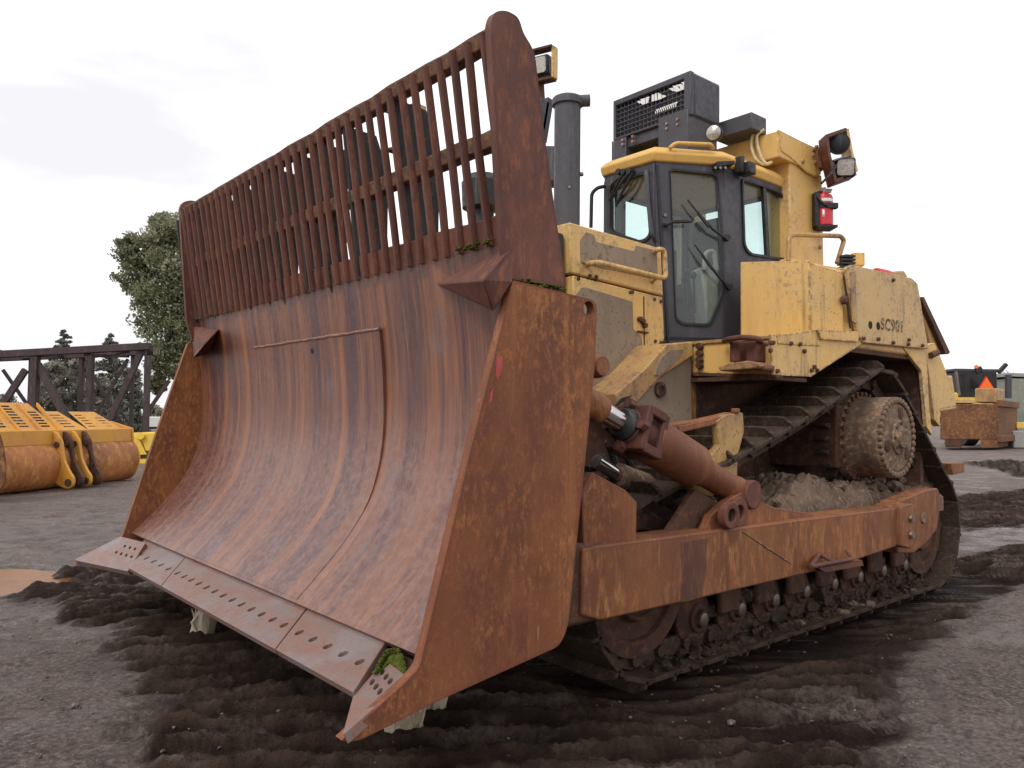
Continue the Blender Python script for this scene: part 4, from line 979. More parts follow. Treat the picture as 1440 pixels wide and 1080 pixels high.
# ---- roll-over frame
Yr = -3.60
t0 = at(1095,183,y=Yr); bz = at(1098,222,y=Yr).z; xb0 = t0.x; xb1 = at(1155,214,y=Yr).x; zt2 = t0.z
rf = MB(); rf.box(xb1, xb0, 2*YC-Yr, Yr, bz, zt2)
rops = rf.build('rollover_frame', M['yellow'], dozer, .012)
# end gusset plate and tapered legs
gpz = ZP([(1095,182),(1158,214),(1157,240),(1148,249),(1136,243),(1112,222),(1098,212)], Yr+.006)
MB().prism(gpz, (0,-.02,0)).build('end_plate', M['yellow'], rops, .006)
col = MB()
def leg(sgn):
    y_ = lambda y: y if sgn > 0 else 2*YC-y
    xa0, xa1 = at(1110,250,y=Yr-.02).x, at(1156,250,y=Yr-.02).x; xc0, xc1 = at(1113,372,y=Yr-.02).x, at(1160,372,y=Yr-.02).x; zc_ = 2.45; zk = at(1120,300,y=Yr).z
    return [Vector((xa0,y_(Yr-.02),bz+.01)), Vector((xa1,y_(Yr-.02),bz+.01)), Vector((xc1,y_(Yr-.02),zc_)), Vector((xc0,y_(Yr-.02),zc_))]
MB().prism(leg(1), (0,-.26,0)).build('leg', M['yellow'], rops, .012)
MB().prism(leg(-1), (0,.26,0)).build('leg', M['yellow'], rops, .012)
zz = zT; MB().prism([Vector((at(1116,362,y=Yr).x+.08,Yr+.02,2.92)), Vector((at(1160,368,y=Yr).x-.06,Yr+.02,2.92)), Vector((at(1160,368,y=Yr).x-.06,Yr+.02,2.6)), Vector((at(1116,362,y=Yr).x+.08,Yr+.02,2.6))], (0,-.34,0)).build('leg_foot', M['yellow'], rops, .02)
bl_ = MB()
for px in [(1144,211),(1147,207),(1143,218),(1128,227),(1146,229),(1152,348)]: bl_.lathe(at(*px,y=Yr+.006), (0,1,0), [(0,.022),(.02,.018)], 9)
bl_.each('bolt_head', M['yellow_rusty'], rops)
cab_ = MB()
for k in (0, 1):
    o_ = k*9; cab_.tube(smoothpath([at(1066+o_,182,x=xb0+.02), at(1058+o_*.6,190,x=xb0+.05), at(1056+o_,205,x=xb0+.06), at(1062+o_,224,x=xb0+.06), at(1074+o_*.5,232,x=xb0+.05), at(1086,228,x=xb0+.03)], .15, 6), .014, 8)
cab_.build('cable', M['hose'], rops)
# ---- lamp cluster behind the frame
yl = -3.42
Lp = lambda px, py, o=0.: at(px, py, y=yl+o)
def strip(pts, v, name, mat, parent): return MB().prism([Lp(*p) for p in pts], v).build(name, mat, parent, .004)
back_ = FWD*.17
lbo = strip([(1190,180),(1194,181),(1200,214),(1207,240),(1203.5,242),(1196,216)], back_, 'lamp_bracket', M['yellow'], dozer)
strip([(1191,180),(1199,184),(1203,210),(1211,241),(1204,247),(1196,216)], FWD*.02, 'side_flange', M['yellow'], lbo).location = tuple(FWD*.172)
strip([(1161,189),(1190,179),(1190.5,184),(1163,194)], back_, 'cage', M['rustred'], lbo)
strip([(1161,190),(1165,190),(1168,215),(1178,255),(1174,257),(1164,216)], back_, 'cage', M['rustred'], lbo)
strip([(1174,252),(1204,241),(1205,246),(1175,257)], back_, 'cage', M['rustred'], lbo)
strip([(1172,224),(1198,216),(1198.5,218),(1172.5,226.5)], back_*.3, 'cage', M['bolt'], lbo)
lamp(Lp(1181,201)+FWD*.02, (1,.9,-.2), .098, 'work_lamp', lbo)['label'] = 'dark unlit upper lamp'
[o for o in bpy.data.objects if o.parent is lbo and o.name.startswith('lens')][-1].data.materials[0] = M['black']
lamp(Lp(1187,237)-FWD*.03, (1,.9,-.25), .094, 'work_lamp', lbo, sq=True)
MB().tube(smoothpath([at(1176,232,y=yl), at(1168,245,y=yl), at(1155,258,y=yl-.05)], .1), .012).build('cable', M['black'], rops)
MB().beam(at(1150,224,y=Yr-.02), at(1166,222,y=yl-.1), .10, .20).build('lamp_arm', M['rustred'], rops, .01)
# far lamp seen beside the guard and the one seen through it
def farlamp(px, py, y_):
    c = at(px, py, y=y_); d = Vector((1,.35,-.1)).normalized(); s_ = d.cross(Vector((0,0,1))).normalized()
    b = MB(); b.obox(c-d*.03-s_*.155, d*.045, s_*.012, (0,0,.15)); o = b.build('lamp_bracket', M['yellow'], dozer, .004); b = MB(); b.obox(c-d*.03+Vector((0,0,.15)), d*.06, s_*.15, (0,0,.012)); b.obox(c-d*.03-Vector((0,0,.15)), d*.06, s_*.15, (0,0,.012)); b.beam(c-d*.05-Vector((0,0,.15)), c-d*.1-Vector((0,0,.5)), .05, .05)
    b.each('cage', M['rustdark'], o, .004); lamp(c, d, .10, 'work_lamp', o, sq=True); return o
farlamp(757, 92, -5.3); farlamp(566, 180, -5.0)
mb = MB(); mb.beam(at(772,140,y=-5.0), at(762,200,y=-5.0), .05, .07); mb.beam(at(764,142,y=-5.0), at(758,180,y=-5.0), .05, .10); mb.build('mirror', M['cab'], dozer)
mb = MB(); c = at(770,235,y=-4.9); mb.obox(c, RIGHT*.10, FWD*.1, (0,0,.16)); mb.build('intake_box', M['duct'], dozer, .02)
# ---- fire extinguisher hangs on the roll-over frame: a thing of its own
ye = Yr+.06; e_t, e_b = at(1158,268,y=ye), at(1159,319,y=ye); hE = e_t.z-e_b.z
ext = empty('fire_extinguisher', (e_b.x, e_b.y, e_b.z), 'red fire extinguisher strapped to the yellow post behind the cab', 'fire extinguisher')
EC = e_b
MB().lathe(EC, (0,0,1), [(0,.070),(.01,.078),(hE*.78,.078),(hE*.86,.068),(hE*.93,.03),(hE*.96,.026)], 24).build('cylinder', M['red'], ext)
MB().lathe(EC, (0,0,1), [(hE*.66,.0795),(hE*.74,.0795)], 24).build('label_band', M['white'], ext)
toC = (CAM-EC); toC.z = 0; toC.normalize(); sdv = toC.cross(Vector((0,0,1)))
lab = MB(); ringp = []
for k in range(9):
    a = -.2+1.0*k/8; ringp.append(toC*math.cos(a)+RIGHT*math.sin(a))
lab.grid([[EC+v*.0792+Vector((0,0,hE*(z))) for v in ringp] for z in (.22,.42)]); lab.build('paper_label', M['white'], ext, solid=.001)
mb = MB(); mb.obox(EC+Vector((0,0,hE*.98))+RIGHT*.015, RIGHT*.05, FWD*.012, (0,0,.012)); mb.obox(EC+Vector((0,0,hE*1.03))+RIGHT*.02, RIGHT*.055, FWD*.01, (0,0,.008)); mb.lathe(EC+Vector((0,0,hE*.94)), (0,0,1), [(0,.02),(.05,.018)], 10); mb.build('valve', M['bolt'], ext, .003)
MB().tube(smoothpath([EC+Vector((0,0,hE*.97))-RIGHT*.01, EC+Vector((0,0,hE*.9))-RIGHT*.08+toC*.05, EC+Vector((0,0,hE*.6))-RIGHT*.02+toC*.09, EC+Vector((0,0,hE*.5))+RIGHT*.04+toC*.1], .1), .012).build('hose', M['black'], ext)
br = MB(); br.obox(EC-RIGHT*.085+Vector((0,0,hE*.45)), RIGHT*.02, FWD*.06, (0,0,hE*.47)); br.obox(EC+Vector((0,0,-.012)), RIGHT*.09, FWD*.09, (0,0,.012)); br.lathe(EC+Vector((0,0,hE*.47)), (0,0,1), [(0,.083),(.05,.083)], 24); br.obox(EC+Vector((0,0,hE*.53))+RIGHT*.07+toC*.06, RIGHT*.05, FWD*.03, (0,0,.025)); br.build('bracket', M['black'], ext, .004)

# ================================================================== GROUND
def hash2(ix, iy, seed):
    h = (ix.astype(np.int64)*374761393+iy.astype(np.int64)*668265263+seed*974711) & 0x7fffffff
    h = ((h ^ (h >> 13))*1274126177) & 0x7fffffff
    return ((h ^ (h >> 16)) & 0xffff)/65535.0
def vnoise(x, y, seed=0):
    ix = np.floor(x); iy = np.floor(y); fx = x-ix; fy = y-iy; fx = fx*fx*(3-2*fx); fy = fy*fy*(3-2*fy); ix = ix.astype(np.int64); iy = iy.astype(np.int64)
    return (hash2(ix,iy,seed)*(1-fx)+hash2(ix+1,iy,seed)*fx)*(1-fy)+(hash2(ix,iy+1,seed)*(1-fx)+hash2(ix+1,iy+1,seed)*fx)*fy
def fbm(x, y, o=4, seed=0, g=.5):
    s = 0; a = 1; t = 0
    for k in range(o): s = s+a*vnoise(x*2**k+17.3*k, y*2**k-9.1*k, seed+k); t += a; a *= g
    return s/t
def polydist(pts, x, y):
    """signed distance, positive inside"""
    d = np.full(x.shape, 1e9); ins = np.zeros(x.shape, bool); n = len(pts)
    for i in range(n):
        (x0,y0),(x1,y1) = pts[i], pts[(i+1)%n]; dx, dy = x1-x0, y1-y0
        t = np.clip(((x-x0)*dx+(y-y0)*dy)/(dx*dx+dy*dy+1e-9), 0, 1); d = np.minimum(d, np.hypot(x-x0-t*dx, y-y0-t*dy))
        c = ((y0 > y) != (y1 > y)); ins ^= c & (x < (dx*(y-y0)/(dy if abs(dy) > 1e-9 else 1e-9)+x0))
    return np.where(ins, d, -d)
def gpoly(px): return [tuple(at(a, b, z=0)[:2]) for a, b in px]
# outlines of churned dark soil, wet film and the puddle, measured on the ground plane
churn_polys = [gpoly(q) for q in (
    [(30,835),(90,800),(200,790),(340,800),(700,760),(1000,760),(1330,800),(1395,770),(1480,760),(1480,805),(1400,840),(1340,880),(1285,940),(1262,1010),(1240,1120),(150,1120),(175,1010),(222,985),(205,925),(150,890),(95,862)],
    [(1335,700),(1400,694),(1480,686),(1480,738),(1400,742),(1350,748)],
    [(1350,650),(1420,646),(1480,655),(1480,688),(1440,672),(1400,660)])]
wet_polys = [gpoly(q) for q in ([(-40,790),(60,775),(200,775),(200,815),(170,850),(90,870),(60,900),(-40,910)], [(1280,900),(1330,880),(1300,960),(1262,1000)], [(1350,740),(1480,738),(1480,768),(1380,775)])]
puddle_poly = gpoly([(-60,795),(20,797),(72,800),(118,806),(96,814),(62,822),(40,832),(-60,838)])
az0 = math.atan2(FWD.y, FWD.x); fan = R_(46)
ang = np.concatenate([np.linspace(-fan, fan, 720), np.linspace(fan, 2*math.pi-fan, 80)[1:-1]])+az0
rr = [0.9]
while rr[-1] < 2.3: rr.append(rr[-1]*1.03)
while rr[-1] < 26: rr.append(rr[-1]*1.0032)
while rr[-1] < 2600: rr.append(rr[-1]*1.035)
rr = np.array(rr); na, nr = len(ang), len(rr)
AX = np.outer(rr, np.cos(ang)); AY = np.outer(rr, np.sin(ang)); RRm = np.outer(rr, np.ones(na))
wx = AX+(fbm(AX*2.2, AY*2.2, 4, 3)-.5)*.55; wy = AY+(fbm(AX*2.2, AY*2.2, 4, 31)-.5)*.55
near = RRm < 60
ch_ = np.zeros(AX.shape)
for k, q in enumerate(churn_polys): ch_ = np.maximum(ch_, np.clip(polydist(q, wx, wy)/(.22 if k == 0 else .35)+.5, 0, 1))
wt_ = np.zeros(AX.shape)
for q in wet_polys: wt_ = np.maximum(wt_, np.clip(polydist(q, wx, wy)/.5+.5, 0, 1))
wt_ = np.maximum(wt_, .62*np.clip(polydist(gpoly([(-60,690),(210,680),(205,775),(-60,795)]), wx, wy)/.8+.5, 0, 1))
pd_ = np.clip(polydist(puddle_poly, AX+(wx-AX)*.5, AY+(wy-AY)*.5)/.35+.5, 0, 1)
ch_ = ch_*ch_*(3-2*ch_)
# grouser prints: ridges across the run of the track, broken up by noise
dd = AX*FWD.x+AY*FWD.y; ll = AX*RIGHT.x+AY*RIGHT.y
warp = (fbm(AX*.7, AY*.7, 3, 50)-.5)*.42+(fbm(ll*3, dd*6, 3, 55)-.5)*.11
skew = np.where(ll > .2, -.16*(ll-.2), .10*(ll+.6)**2*np.where(ll < -.6, 1, 0))
phase = (dd+warp+skew)/.205
fr_ = phase-np.floor(phase)
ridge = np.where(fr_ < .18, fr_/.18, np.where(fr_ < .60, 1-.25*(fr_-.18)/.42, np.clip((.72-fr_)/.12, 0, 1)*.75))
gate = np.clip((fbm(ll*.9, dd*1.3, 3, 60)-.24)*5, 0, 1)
streak = fbm(ll*2.2, dd*15, 4, 65)
clod = fbm(AX*10, AY*10, 4, 70); crumb = fbm(AX*34, AY*34, 3, 80); clod3 = np.clip(fbm(AX*7, AY*7, 4, 85)-.56, 0, 1)
hz = (fbm(AX*.35, AY*.35, 3, 1)-.5)*.05*np.clip(RRm/8, 0, 1)
flat = (fbm(AX*12, AY*12, 4, 90)-.5)*.012+(fbm(AX*2, AY*2, 3, 95)-.5)*.02+np.clip(crumb-.6,0,1)*.02
hc = ridge*gate*.110*(.75+.4*clod)+(streak-.5)*.035+(clod-.5)*.022+(crumb-.5)*.030*(.3+ridge)+clod3*.05-.045
# the machine's own weight has pressed the soil down along the track
tx0 = polydist([(-3.2,-2.62),(-8.2,-2.62),(-8.2,-3.5),(-3.2,-3.5)], AX, AY); hc = hc*np.clip(1-(tx0+.25)/.35, .25, 1)-.03*np.clip((tx0+.25)/.3, 0, 1)
hz = hz+np.where(near, flat*(1-ch_)+hc*ch_, 0)-.035*pd_-.012*wt_*(1-ch_)
vs = np.stack([AX.ravel(), AY.ravel(), hz.ravel()], 1); vs = np.vstack([vs, [[0,0,0]]])
ii, jj = np.meshgrid(np.arange(nr-1), np.arange(na), indexing='ij'); j2 = (jj+1)%na
quads = np.stack([ii*na+jj, (ii+1)*na+jj, (ii+1)*na+j2, ii*na+j2], -1).reshape(-1, 4)
tris = [(nr*na, j, (j+1)%na) for j in range(na)]
me = bpy.data.meshes.new('ground'); nv = len(vs); nq = len(quads); nt_ = len(tris)
me.vertices.add(nv); me.vertices.foreach_set('co', vs.ravel())
me.loops.add(nq*4+nt_*3); me.polygons.add(nq+nt_)
me.loops.foreach_set('vertex_index', np.concatenate([quads.ravel(), np.array(tris).ravel()]))
me.polygons.foreach_set('loop_start', np.concatenate([np.arange(nq)*4, nq*4+np.arange(nt_)*3])); me.polygons.foreach_set('loop_total', np.concatenate([np.full(nq,4), np.full(nt_,3)]))
me.polygons.foreach_set('use_smooth', np.ones(nq+nt_, bool)); me.update(calc_edges=True); me.validate()
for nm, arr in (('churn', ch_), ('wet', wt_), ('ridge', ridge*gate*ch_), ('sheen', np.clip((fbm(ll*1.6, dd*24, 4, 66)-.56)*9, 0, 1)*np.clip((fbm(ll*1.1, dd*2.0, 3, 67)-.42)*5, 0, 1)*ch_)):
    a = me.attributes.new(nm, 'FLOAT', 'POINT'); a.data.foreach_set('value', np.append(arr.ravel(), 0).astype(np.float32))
m = NT('yard_soil'); ch = m.attr('churn'); we = m.attr('wet')
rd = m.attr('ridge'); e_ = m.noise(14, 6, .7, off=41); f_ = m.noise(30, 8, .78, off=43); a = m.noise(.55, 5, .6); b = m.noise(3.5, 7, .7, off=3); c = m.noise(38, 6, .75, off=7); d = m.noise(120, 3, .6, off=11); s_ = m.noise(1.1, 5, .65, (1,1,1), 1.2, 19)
dry = m.mix(m.ramp(a, .35, .65), (.148,.108,.093), (.205,.158,.140)); dry = m.mix(m.ramp(b, .42, .68, 0, .7), dry, (.080,.062,.058)); dry = m.mix(m.ramp(c, .50, .62, 0, .75), dry, (.30,.245,.22)); dry = m.mix(m.ramp(c, .49, .36, 0, .8), dry, (.042,.032,.030))
dry = m.mix(m.ramp(s_, .56, .64, 0, .45), dry, (.066,.050,.047))
dark = m.mix(m.ramp(b, .35, .65), (.017,.0105,.009), (.030,.0195,.0165)); dark = m.mix(m.ramp(c, .52, .70, 0, .7), dark, (.060,.041,.034)); dark = m.mix(m.math('MULTIPLY', rd, m.ramp(b, .40, .60, .35, .95)), dark, (.115,.076,.058)); dark = m.mix(m.ramp(f_, .54, .66, 0, .35), dark, (.095,.066,.055)); dark = m.mix(m.ramp(f_, .45, .34, 0, .6), dark, (.012,.0075,.0065)); sh_ = m.attr('sheen'); dark = m.mix(m.math('MULTIPLY', sh_, m.ramp(f_, .44, .56, .1, .8)), dark, (.19,.14,.12))  # ridge tops and sheen streaks lightened in colour to stand in for caught light
peb = m.ramp(d, .70, .74); col = m.mix(ch, dry, dark); col = m.mix(m.math('MULTIPLY', peb, .4), col, (.26,.235,.225))
col = m.mix(m.math('MULTIPLY', we, .35), col, (.075,.058,.052))
wetn = m.math('MULTIPLY', we, m.ramp(m.noise(2.6, 5, .6, off=23), .40, .56))
damp = m.ramp(m.noise(1.4, 5, .6, off=29), .52, .62, 0, .38)
rgh = m.math('SUBTRACT', m.ramp(c, .3, .7, .82, .97), m.math('MULTIPLY', m.ramp(b, .5, .7), .18)); rgh = m.math('SUBTRACT', rgh, m.math('MULTIPLY', sh_, .35)); rgh = m.math('SUBTRACT', rgh, m.math('MULTIPLY', wetn, .72)); rgh = m.math('SUBTRACT', rgh, m.math('MULTIPLY', damp, m.math('SUBTRACT', 1., ch)))
nb_ = m.bump(e_, .8, .05); nb_ = m.bump(m.math('MULTIPLY', f_, m.math('ADD', .25, ch)), .9, .045, nb_); nb_ = m.bump(c, .9, .025, nb_); nb_ = m.bump(d, .6, .008, nb_)
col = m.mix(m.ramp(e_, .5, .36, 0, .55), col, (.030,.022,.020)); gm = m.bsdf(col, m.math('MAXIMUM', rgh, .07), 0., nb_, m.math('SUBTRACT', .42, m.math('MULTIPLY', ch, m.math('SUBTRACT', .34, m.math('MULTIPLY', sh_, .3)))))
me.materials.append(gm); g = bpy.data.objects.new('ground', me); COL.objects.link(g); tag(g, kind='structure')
# puddle of rusty water
pm = NT('muddy_water'); pcol = pm.mix(pm.ramp(pm.noise(1.6, 4, .6), .35, .6), (.15,.055,.011), (.21,.085,.022)); pmm = pm.bsdf(pcol, .22, 0., pm.bump(pm.noise(9, 3, .5), .10, .02), .12)
mb = MB(); c = Vector((sum(p[0] for p in puddle_poly)/len(puddle_poly), sum(p[1] for p in puddle_poly)/len(puddle_poly), 0))
pr = [Vector((p[0], p[1], -.022)) for p in puddle_poly]; pr = [c+(p-c)*1.12+Vector((0,0,-.022-p.z)) for p in pr]
pw = MB().prism(rounded([Vector((p.x,p.y,-.024)) for p in pr], .4, 5), (0,0,-.02)).build('puddle', pmm); tag(pw, kind='structure')
# ---- loose stones: small pale pebbles one could never count
mb = MB(); 
for _ in range(520):
    u, v = random.uniform(0,1440), 620+460*random.random()**.6
    p = at(u, v, z=0)
    if p.length > 16: continue
    q = random.uniform(.004,.011)*(1+ (random.random() < .04)*1.3); bm = bmesh.new(); bmesh.ops.create_icosphere(bm, subdivisions=1, radius=q)
    for w_v in bm.verts: w_v.co = Vector((w_v.co.x*random.uniform(.7,1.4), w_v.co.y*random.uniform(.7,1.4), w_v.co.z*random.uniform(.5,.9)))+p+Vector((0,0,.012))
    bm.verts.index_update(); mb.add([w_v.co.copy() for w_v in bm.verts], [[w_v.index for w_v in f.verts] for f in bm.faces]); bm.free()
peb = mb.build('gravel', rust('pale_gravel', (.06,.05,.046), (.11,.095,.09), (.22,.20,.19), 9, (1,1,1), .8)); tag(peb, kind='stuff')

# ---- splintered timbers under the raised blade
def timber(base, r, h, lean, name, label):
    o = empty(name, (base.x, base.y, 0), label, 'wood', 'broken timbers propped under the blade'); mb = MB(); n = 12; rows = 7; vs = []
    for i in range(rows):
        t = i/(rows-1)
        for k in range(n):
            a = 2*math.pi*k/n; q = r*(1+.22*math.sin(k*2.3+i)+.12*random.uniform(-1,1))*(1.15-.25*t); z = -.02+h*t
            if i == 0: z += .05*random.random()
            if i == rows-1: z += random.uniform(-.05,.08)
            vs.append(base+Vector((math.cos(a)*q*1.2, math.sin(a)*q*.8, z))+Vector(lean)*t)
    mb.add(vs, [(i*n+k, i*n+(k+1)%n, (i+1)*n+(k+1)%n, (i+1)*n+k) for i in range(rows-1) for k in range(n)]+[tuple(range(n)), tuple(range(rows*n-1, rows*n-n-1, -1))])
    mb.build('trunk', M['wood'], o, smooth=25); s_ = MB()
    for _ in range(9):
        a = random.uniform(0, 6.28); p = base+Vector((math.cos(a)*r*1.1, math.sin(a)*r*.9, .01)); s_.tube([p, p+Vector((random.gauss(0,.02), random.gauss(0,.02), .12)), p+Vector((random.gauss(0,.03), random.gauss(0,.03), .2))+Vector(lean)*.4], .01, 5, [.012,.009,.002])
    s_.build('splinters', M['wood'], o); return o
timber(at(283,900,z=0), .055, .38, (-.05,.02,0), 'timber', 'pale splintered timber propped under the middle of the cutting edge')
timber(at(570,1034,z=0), .065, .36, (.0,-.06,0), 'timber', 'pale splintered timber below the near bottom corner of the blade')
timber(at(612,1000,z=0), .04, .40, (-.06,-.03,0), 'timber', 'smaller splintered timber set back behind the near corner of the blade')

# ================================================================== BACKGROUND
def gd_(px, depth): 
    d = ray(px, 585); d = Vector((d.x, d.y, 0)); k = depth/d.dot(FWD); p = d*k; return Vector((p.x, p.y, 0))
def zat(py, px, depth):
    return (CAM+ray(px, py)*depth).z if False else (CAM+ray(px,py)*(depth/Vector((ray(px,py).x, ray(px,py).y, 0)).dot(FWD))).z
# ---- big yellow loader bucket lying with its back to us
L0, R0 = at(-40,699,z=0), at(176,674,z=0)
u = (R0-L0).normalized(); n = Vector((u.y,-u.x,0)); n = n if n.dot(CAM-L0) > 0 else -n
LB = (R0-L0).length
def BK(a, o, z): return L0+u*a+n*o+Vector((0,0,z))
bk_ = empty('loader_bucket', tuple((L0+R0)/2), 'worn orange yellow loader bucket with slotted spill guard lying on its floor', 'loader bucket')
arc = [(.02,.00),(.12,.03),(.24,.14),(.31,.30),(.34,.46),(.32,.62),(.26,.76),(.17,.86)]
mb = MB(); A_ = spl(arc, 4); mb.prism([BK(-.3,o,z) for o,z in [(p.x,p.y) for p in A_]]+[BK(-.3,-1.6,.86), BK(-.3,-1.6,.0)], u*(LB+.3)); mb.build('shell', M['bucketback'], bk_, .01)
MB().prism([BK(-.3,.0,.86), BK(-.3,.15,.86), BK(-.3,.13,1.14), BK(-.3,-.1,1.14)], u*(LB+.30)).build('top_beam', M['bucketyel'], bk_, .01)
MB().prism([BK(LB-.02,o,z) for o,z in [(p.x+.012,p.y) for p in A_]]+[BK(LB-.02,.16,1.15), BK(LB-.02,-.4,1.30), BK(LB-.02,-1.7,.9), BK(LB-.02,-1.7,0)], u*.04).build('side_plate', M['bucketyel'], bk_, .006)
gs = [(0.0,2.15,1.66),(2.15,2.9,1.50),(2.9,LB-.02,1.5)]
def slotted(a0, a1, ztop, name):
    b0 = lambda a, t: BK(a, -.10-.55*t*(1 if ztop > 1.6 else .9), 1.14+(ztop-1.14)*t)
    out = [b0(a0,0), b0(a1,0), b0(a1-.25,1), b0(a0+.0,1)]; hs = []
    ncol = max(1, int((a1-a0)/.50)); w = (a1-a0)/ncol
    for c_ in range(ncol):
        for r_ in range(8 if ztop > 1.6 else 5):
            t0 = .10+r_*.105 if ztop > 1.6 else .12+r_*.16; aa = a0+w*(c_+.22)-.06*t0; wd = w*.42
            if aa+wd > a1-.28*t0-.04: continue
            hs.append([b0(aa,t0), b0(aa+wd,t0), b0(aa+wd,t0+.066), b0(aa,t0+.066)])
    return MB().plate(out, Vector((0,0,.006))-n*.008, hs).build(name, M['bucketyel'], bk_, .003)
for a0, a1, zt3 in gs: slotted(a0, a1-.03, zt3, 'spill_guard')
for c_ in range(5):
    a = .05+c_*.50; MB().prism([BK(a,-.06,1.15), BK(a,-.62,1.68), BK(a,-.62,1.60), BK(a,-.10,1.06)], u*.05).build('guard_rib', M['bucketyel'], bk_, .004)
def lug(a, tone):
    pts = [(.14,1.12),(.20,1.10),(.33,.92),(.36,.72),(.40,.55),(.52,.34),(.62,.22),(.62,.08),(.52,.0),(.36,.04),(.2,.12),(.1,.5)]
    loop = rounded([BK(a,o,z) for o,z in pts], .06, 3)
    h = [circ(BK(a,.24,.86), n, (0,0,1), .055, 12), circ(BK(a,.52,.13), n, (0,0,1), .06, 12)]
    o = MB().plate(loop, u*.07, h).build('hinge_lug', tone, bk_, .006); mb = MB(); mb.cyl(BK(a-.03,.24,.86), BK(a+.02,.24,.86), .055, n=14); mb.cyl(BK(a-.02,.52,.13), BK(a+.03,.52,.13), .07, n=14); mb.build('pin', M['rustdark'], o); return o
aL = [(at(p,640,z=0)) for p in (88,)]
def apx(px, z):
    lo, hi = 0, LB
    for _ in range(40):
        m_ = (lo+hi)/2
        if proj(BK(m_, .3, z))[0] < px: lo = m_
        else: hi = m_
    return lo
a1_, a2_ = apx(84, .86), apx(109, .86); print('lugs', a1_, a2_, LB)
for a, t in ((a1_,M['bucketyel']),(a1_+.26,M['rustdark']),(a2_,M['bucketyel']),(a2_+.30,M['rustdark'])): lug(a, t)
# ---- end of a second attachment at the picture's edge
q0 = at(2,693,z=0); sb_ = empty('attachment', tuple(q0), 'rusty curved attachment plate cut off by the left edge beside the bucket', 'attachment')
pl = [at(-30,600,z=.0)]
D2 = 12.6; WP = lambda px, py: CAM+ray(px,py)*D2
mb = MB(); mb.prism(rounded([WP(-40,608), WP(0,607), WP(5,625), WP(9,650), WP(9,675), WP(2,690), WP(-40,694)], .08, 3), ray(-30,640)*.5); mb.build('shell', M['block'], sb_, .02)
MB().prism([WP(-40,604), WP(-2,604), WP(1,612), WP(-40,613)], ray(-30,640)*.45).build('rim', M['rustdark'], sb_, .006)
# ---- yellow attachment behind the bucket
yb0 = gd_(204, 23); ya_ = empty('yellow_attachment', tuple(yb0), 'bright yellow machine attachment standing just behind the bucket', 'attachment')
WY = lambda px, py, d=23.: CAM+ray(px,py)*d
MB().prism([WY(186,608), WY(196,620), WY(206,640), WY(225,640), WY(225,662), WY(186,664)], FWD*1.2).build('body', M['brightyel'], ya_, .02)
MB().prism([WY(198,612), WY(206,608), WY(226,608), WY(226,638), WY(204,634)], FWD*.8).build('arm', M['brightyel'], ya_, .03)
MB().prism([WY(186,640), WY(225,638), WY(225,644), WY(186,646)], FWD*.6-FWD*.1).build('rail', M['rustdark'], ya_)
MB().cyl(WY(200,613)-FWD*.1, WY(200,613)+FWD*.3, .10, n=16).build('pin_boss', M['brightyel'], ya_)
# ---- rusty steel truss (two faces)
DT = 25.0
tr = empty('steel_truss', tuple(gd_(150, DT)), 'long dark rusty steel truss standing behind the bucket', 'truss')
T = lambda px, py, d=DT: CAM+ray(px,py)*d
mb = MB(); mb.beam(T(-160,507), T(211,487), .32, .22); mb.build('top_chord', M['truss'], tr, .01)
mb = MB(); mb.beam(T(-160,511,27), T(211,495,27), .25, .2); mb.beam(T(211,490), T(211,496,27), .2, .2)
for k in (-60,30,120): mb.beam(T(k,499), T(k+60,501,27), .12, .10); mb.beam(T(k+60,494), T(k,503,27), .12, .1)
mb.build('top_bracing', M['truss'], tr, .008)
for px, d, w in ((50,DT,.24),(128,DT,.19),(208,DT,.17),(-60,DT,.24),(115,27,.15),(187,27,.12),(44,27,.12)):
    z0_ = gd_(px, d); p_ = T(px, 500, d); MB().beam(Vector((p_.x,p_.y,.3)), p_, w, w*.9, up=tuple(RIGHT)).build('post', M['truss'], tr, .008)
for (a, b), (c, d_), dd_, w in (((53,512),(110,620),DT,.22),((200,492),(150,600),DT,.19),((36,520),(-10,590),DT,.2),((4,520),(60,600),27,.11),((118,506),(180,610),27,.11),((180,505),(125,600),27,.10),((238,535),(200,590),27,.12),((-80,510),(-20,620),DT,.2)):
    MB().beam(T(a,b,dd_), T(c,d_,dd_), w, w*.6, up=tuple(FWD)).build('diagonal', M['truss'], tr, .006)
MB().beam(Vector((*T(-160,600)[:2],.35)), Vector((*T(211,600)[:2],.35)), .3, .3).build('bottom_chord', M['truss'], tr, .01)
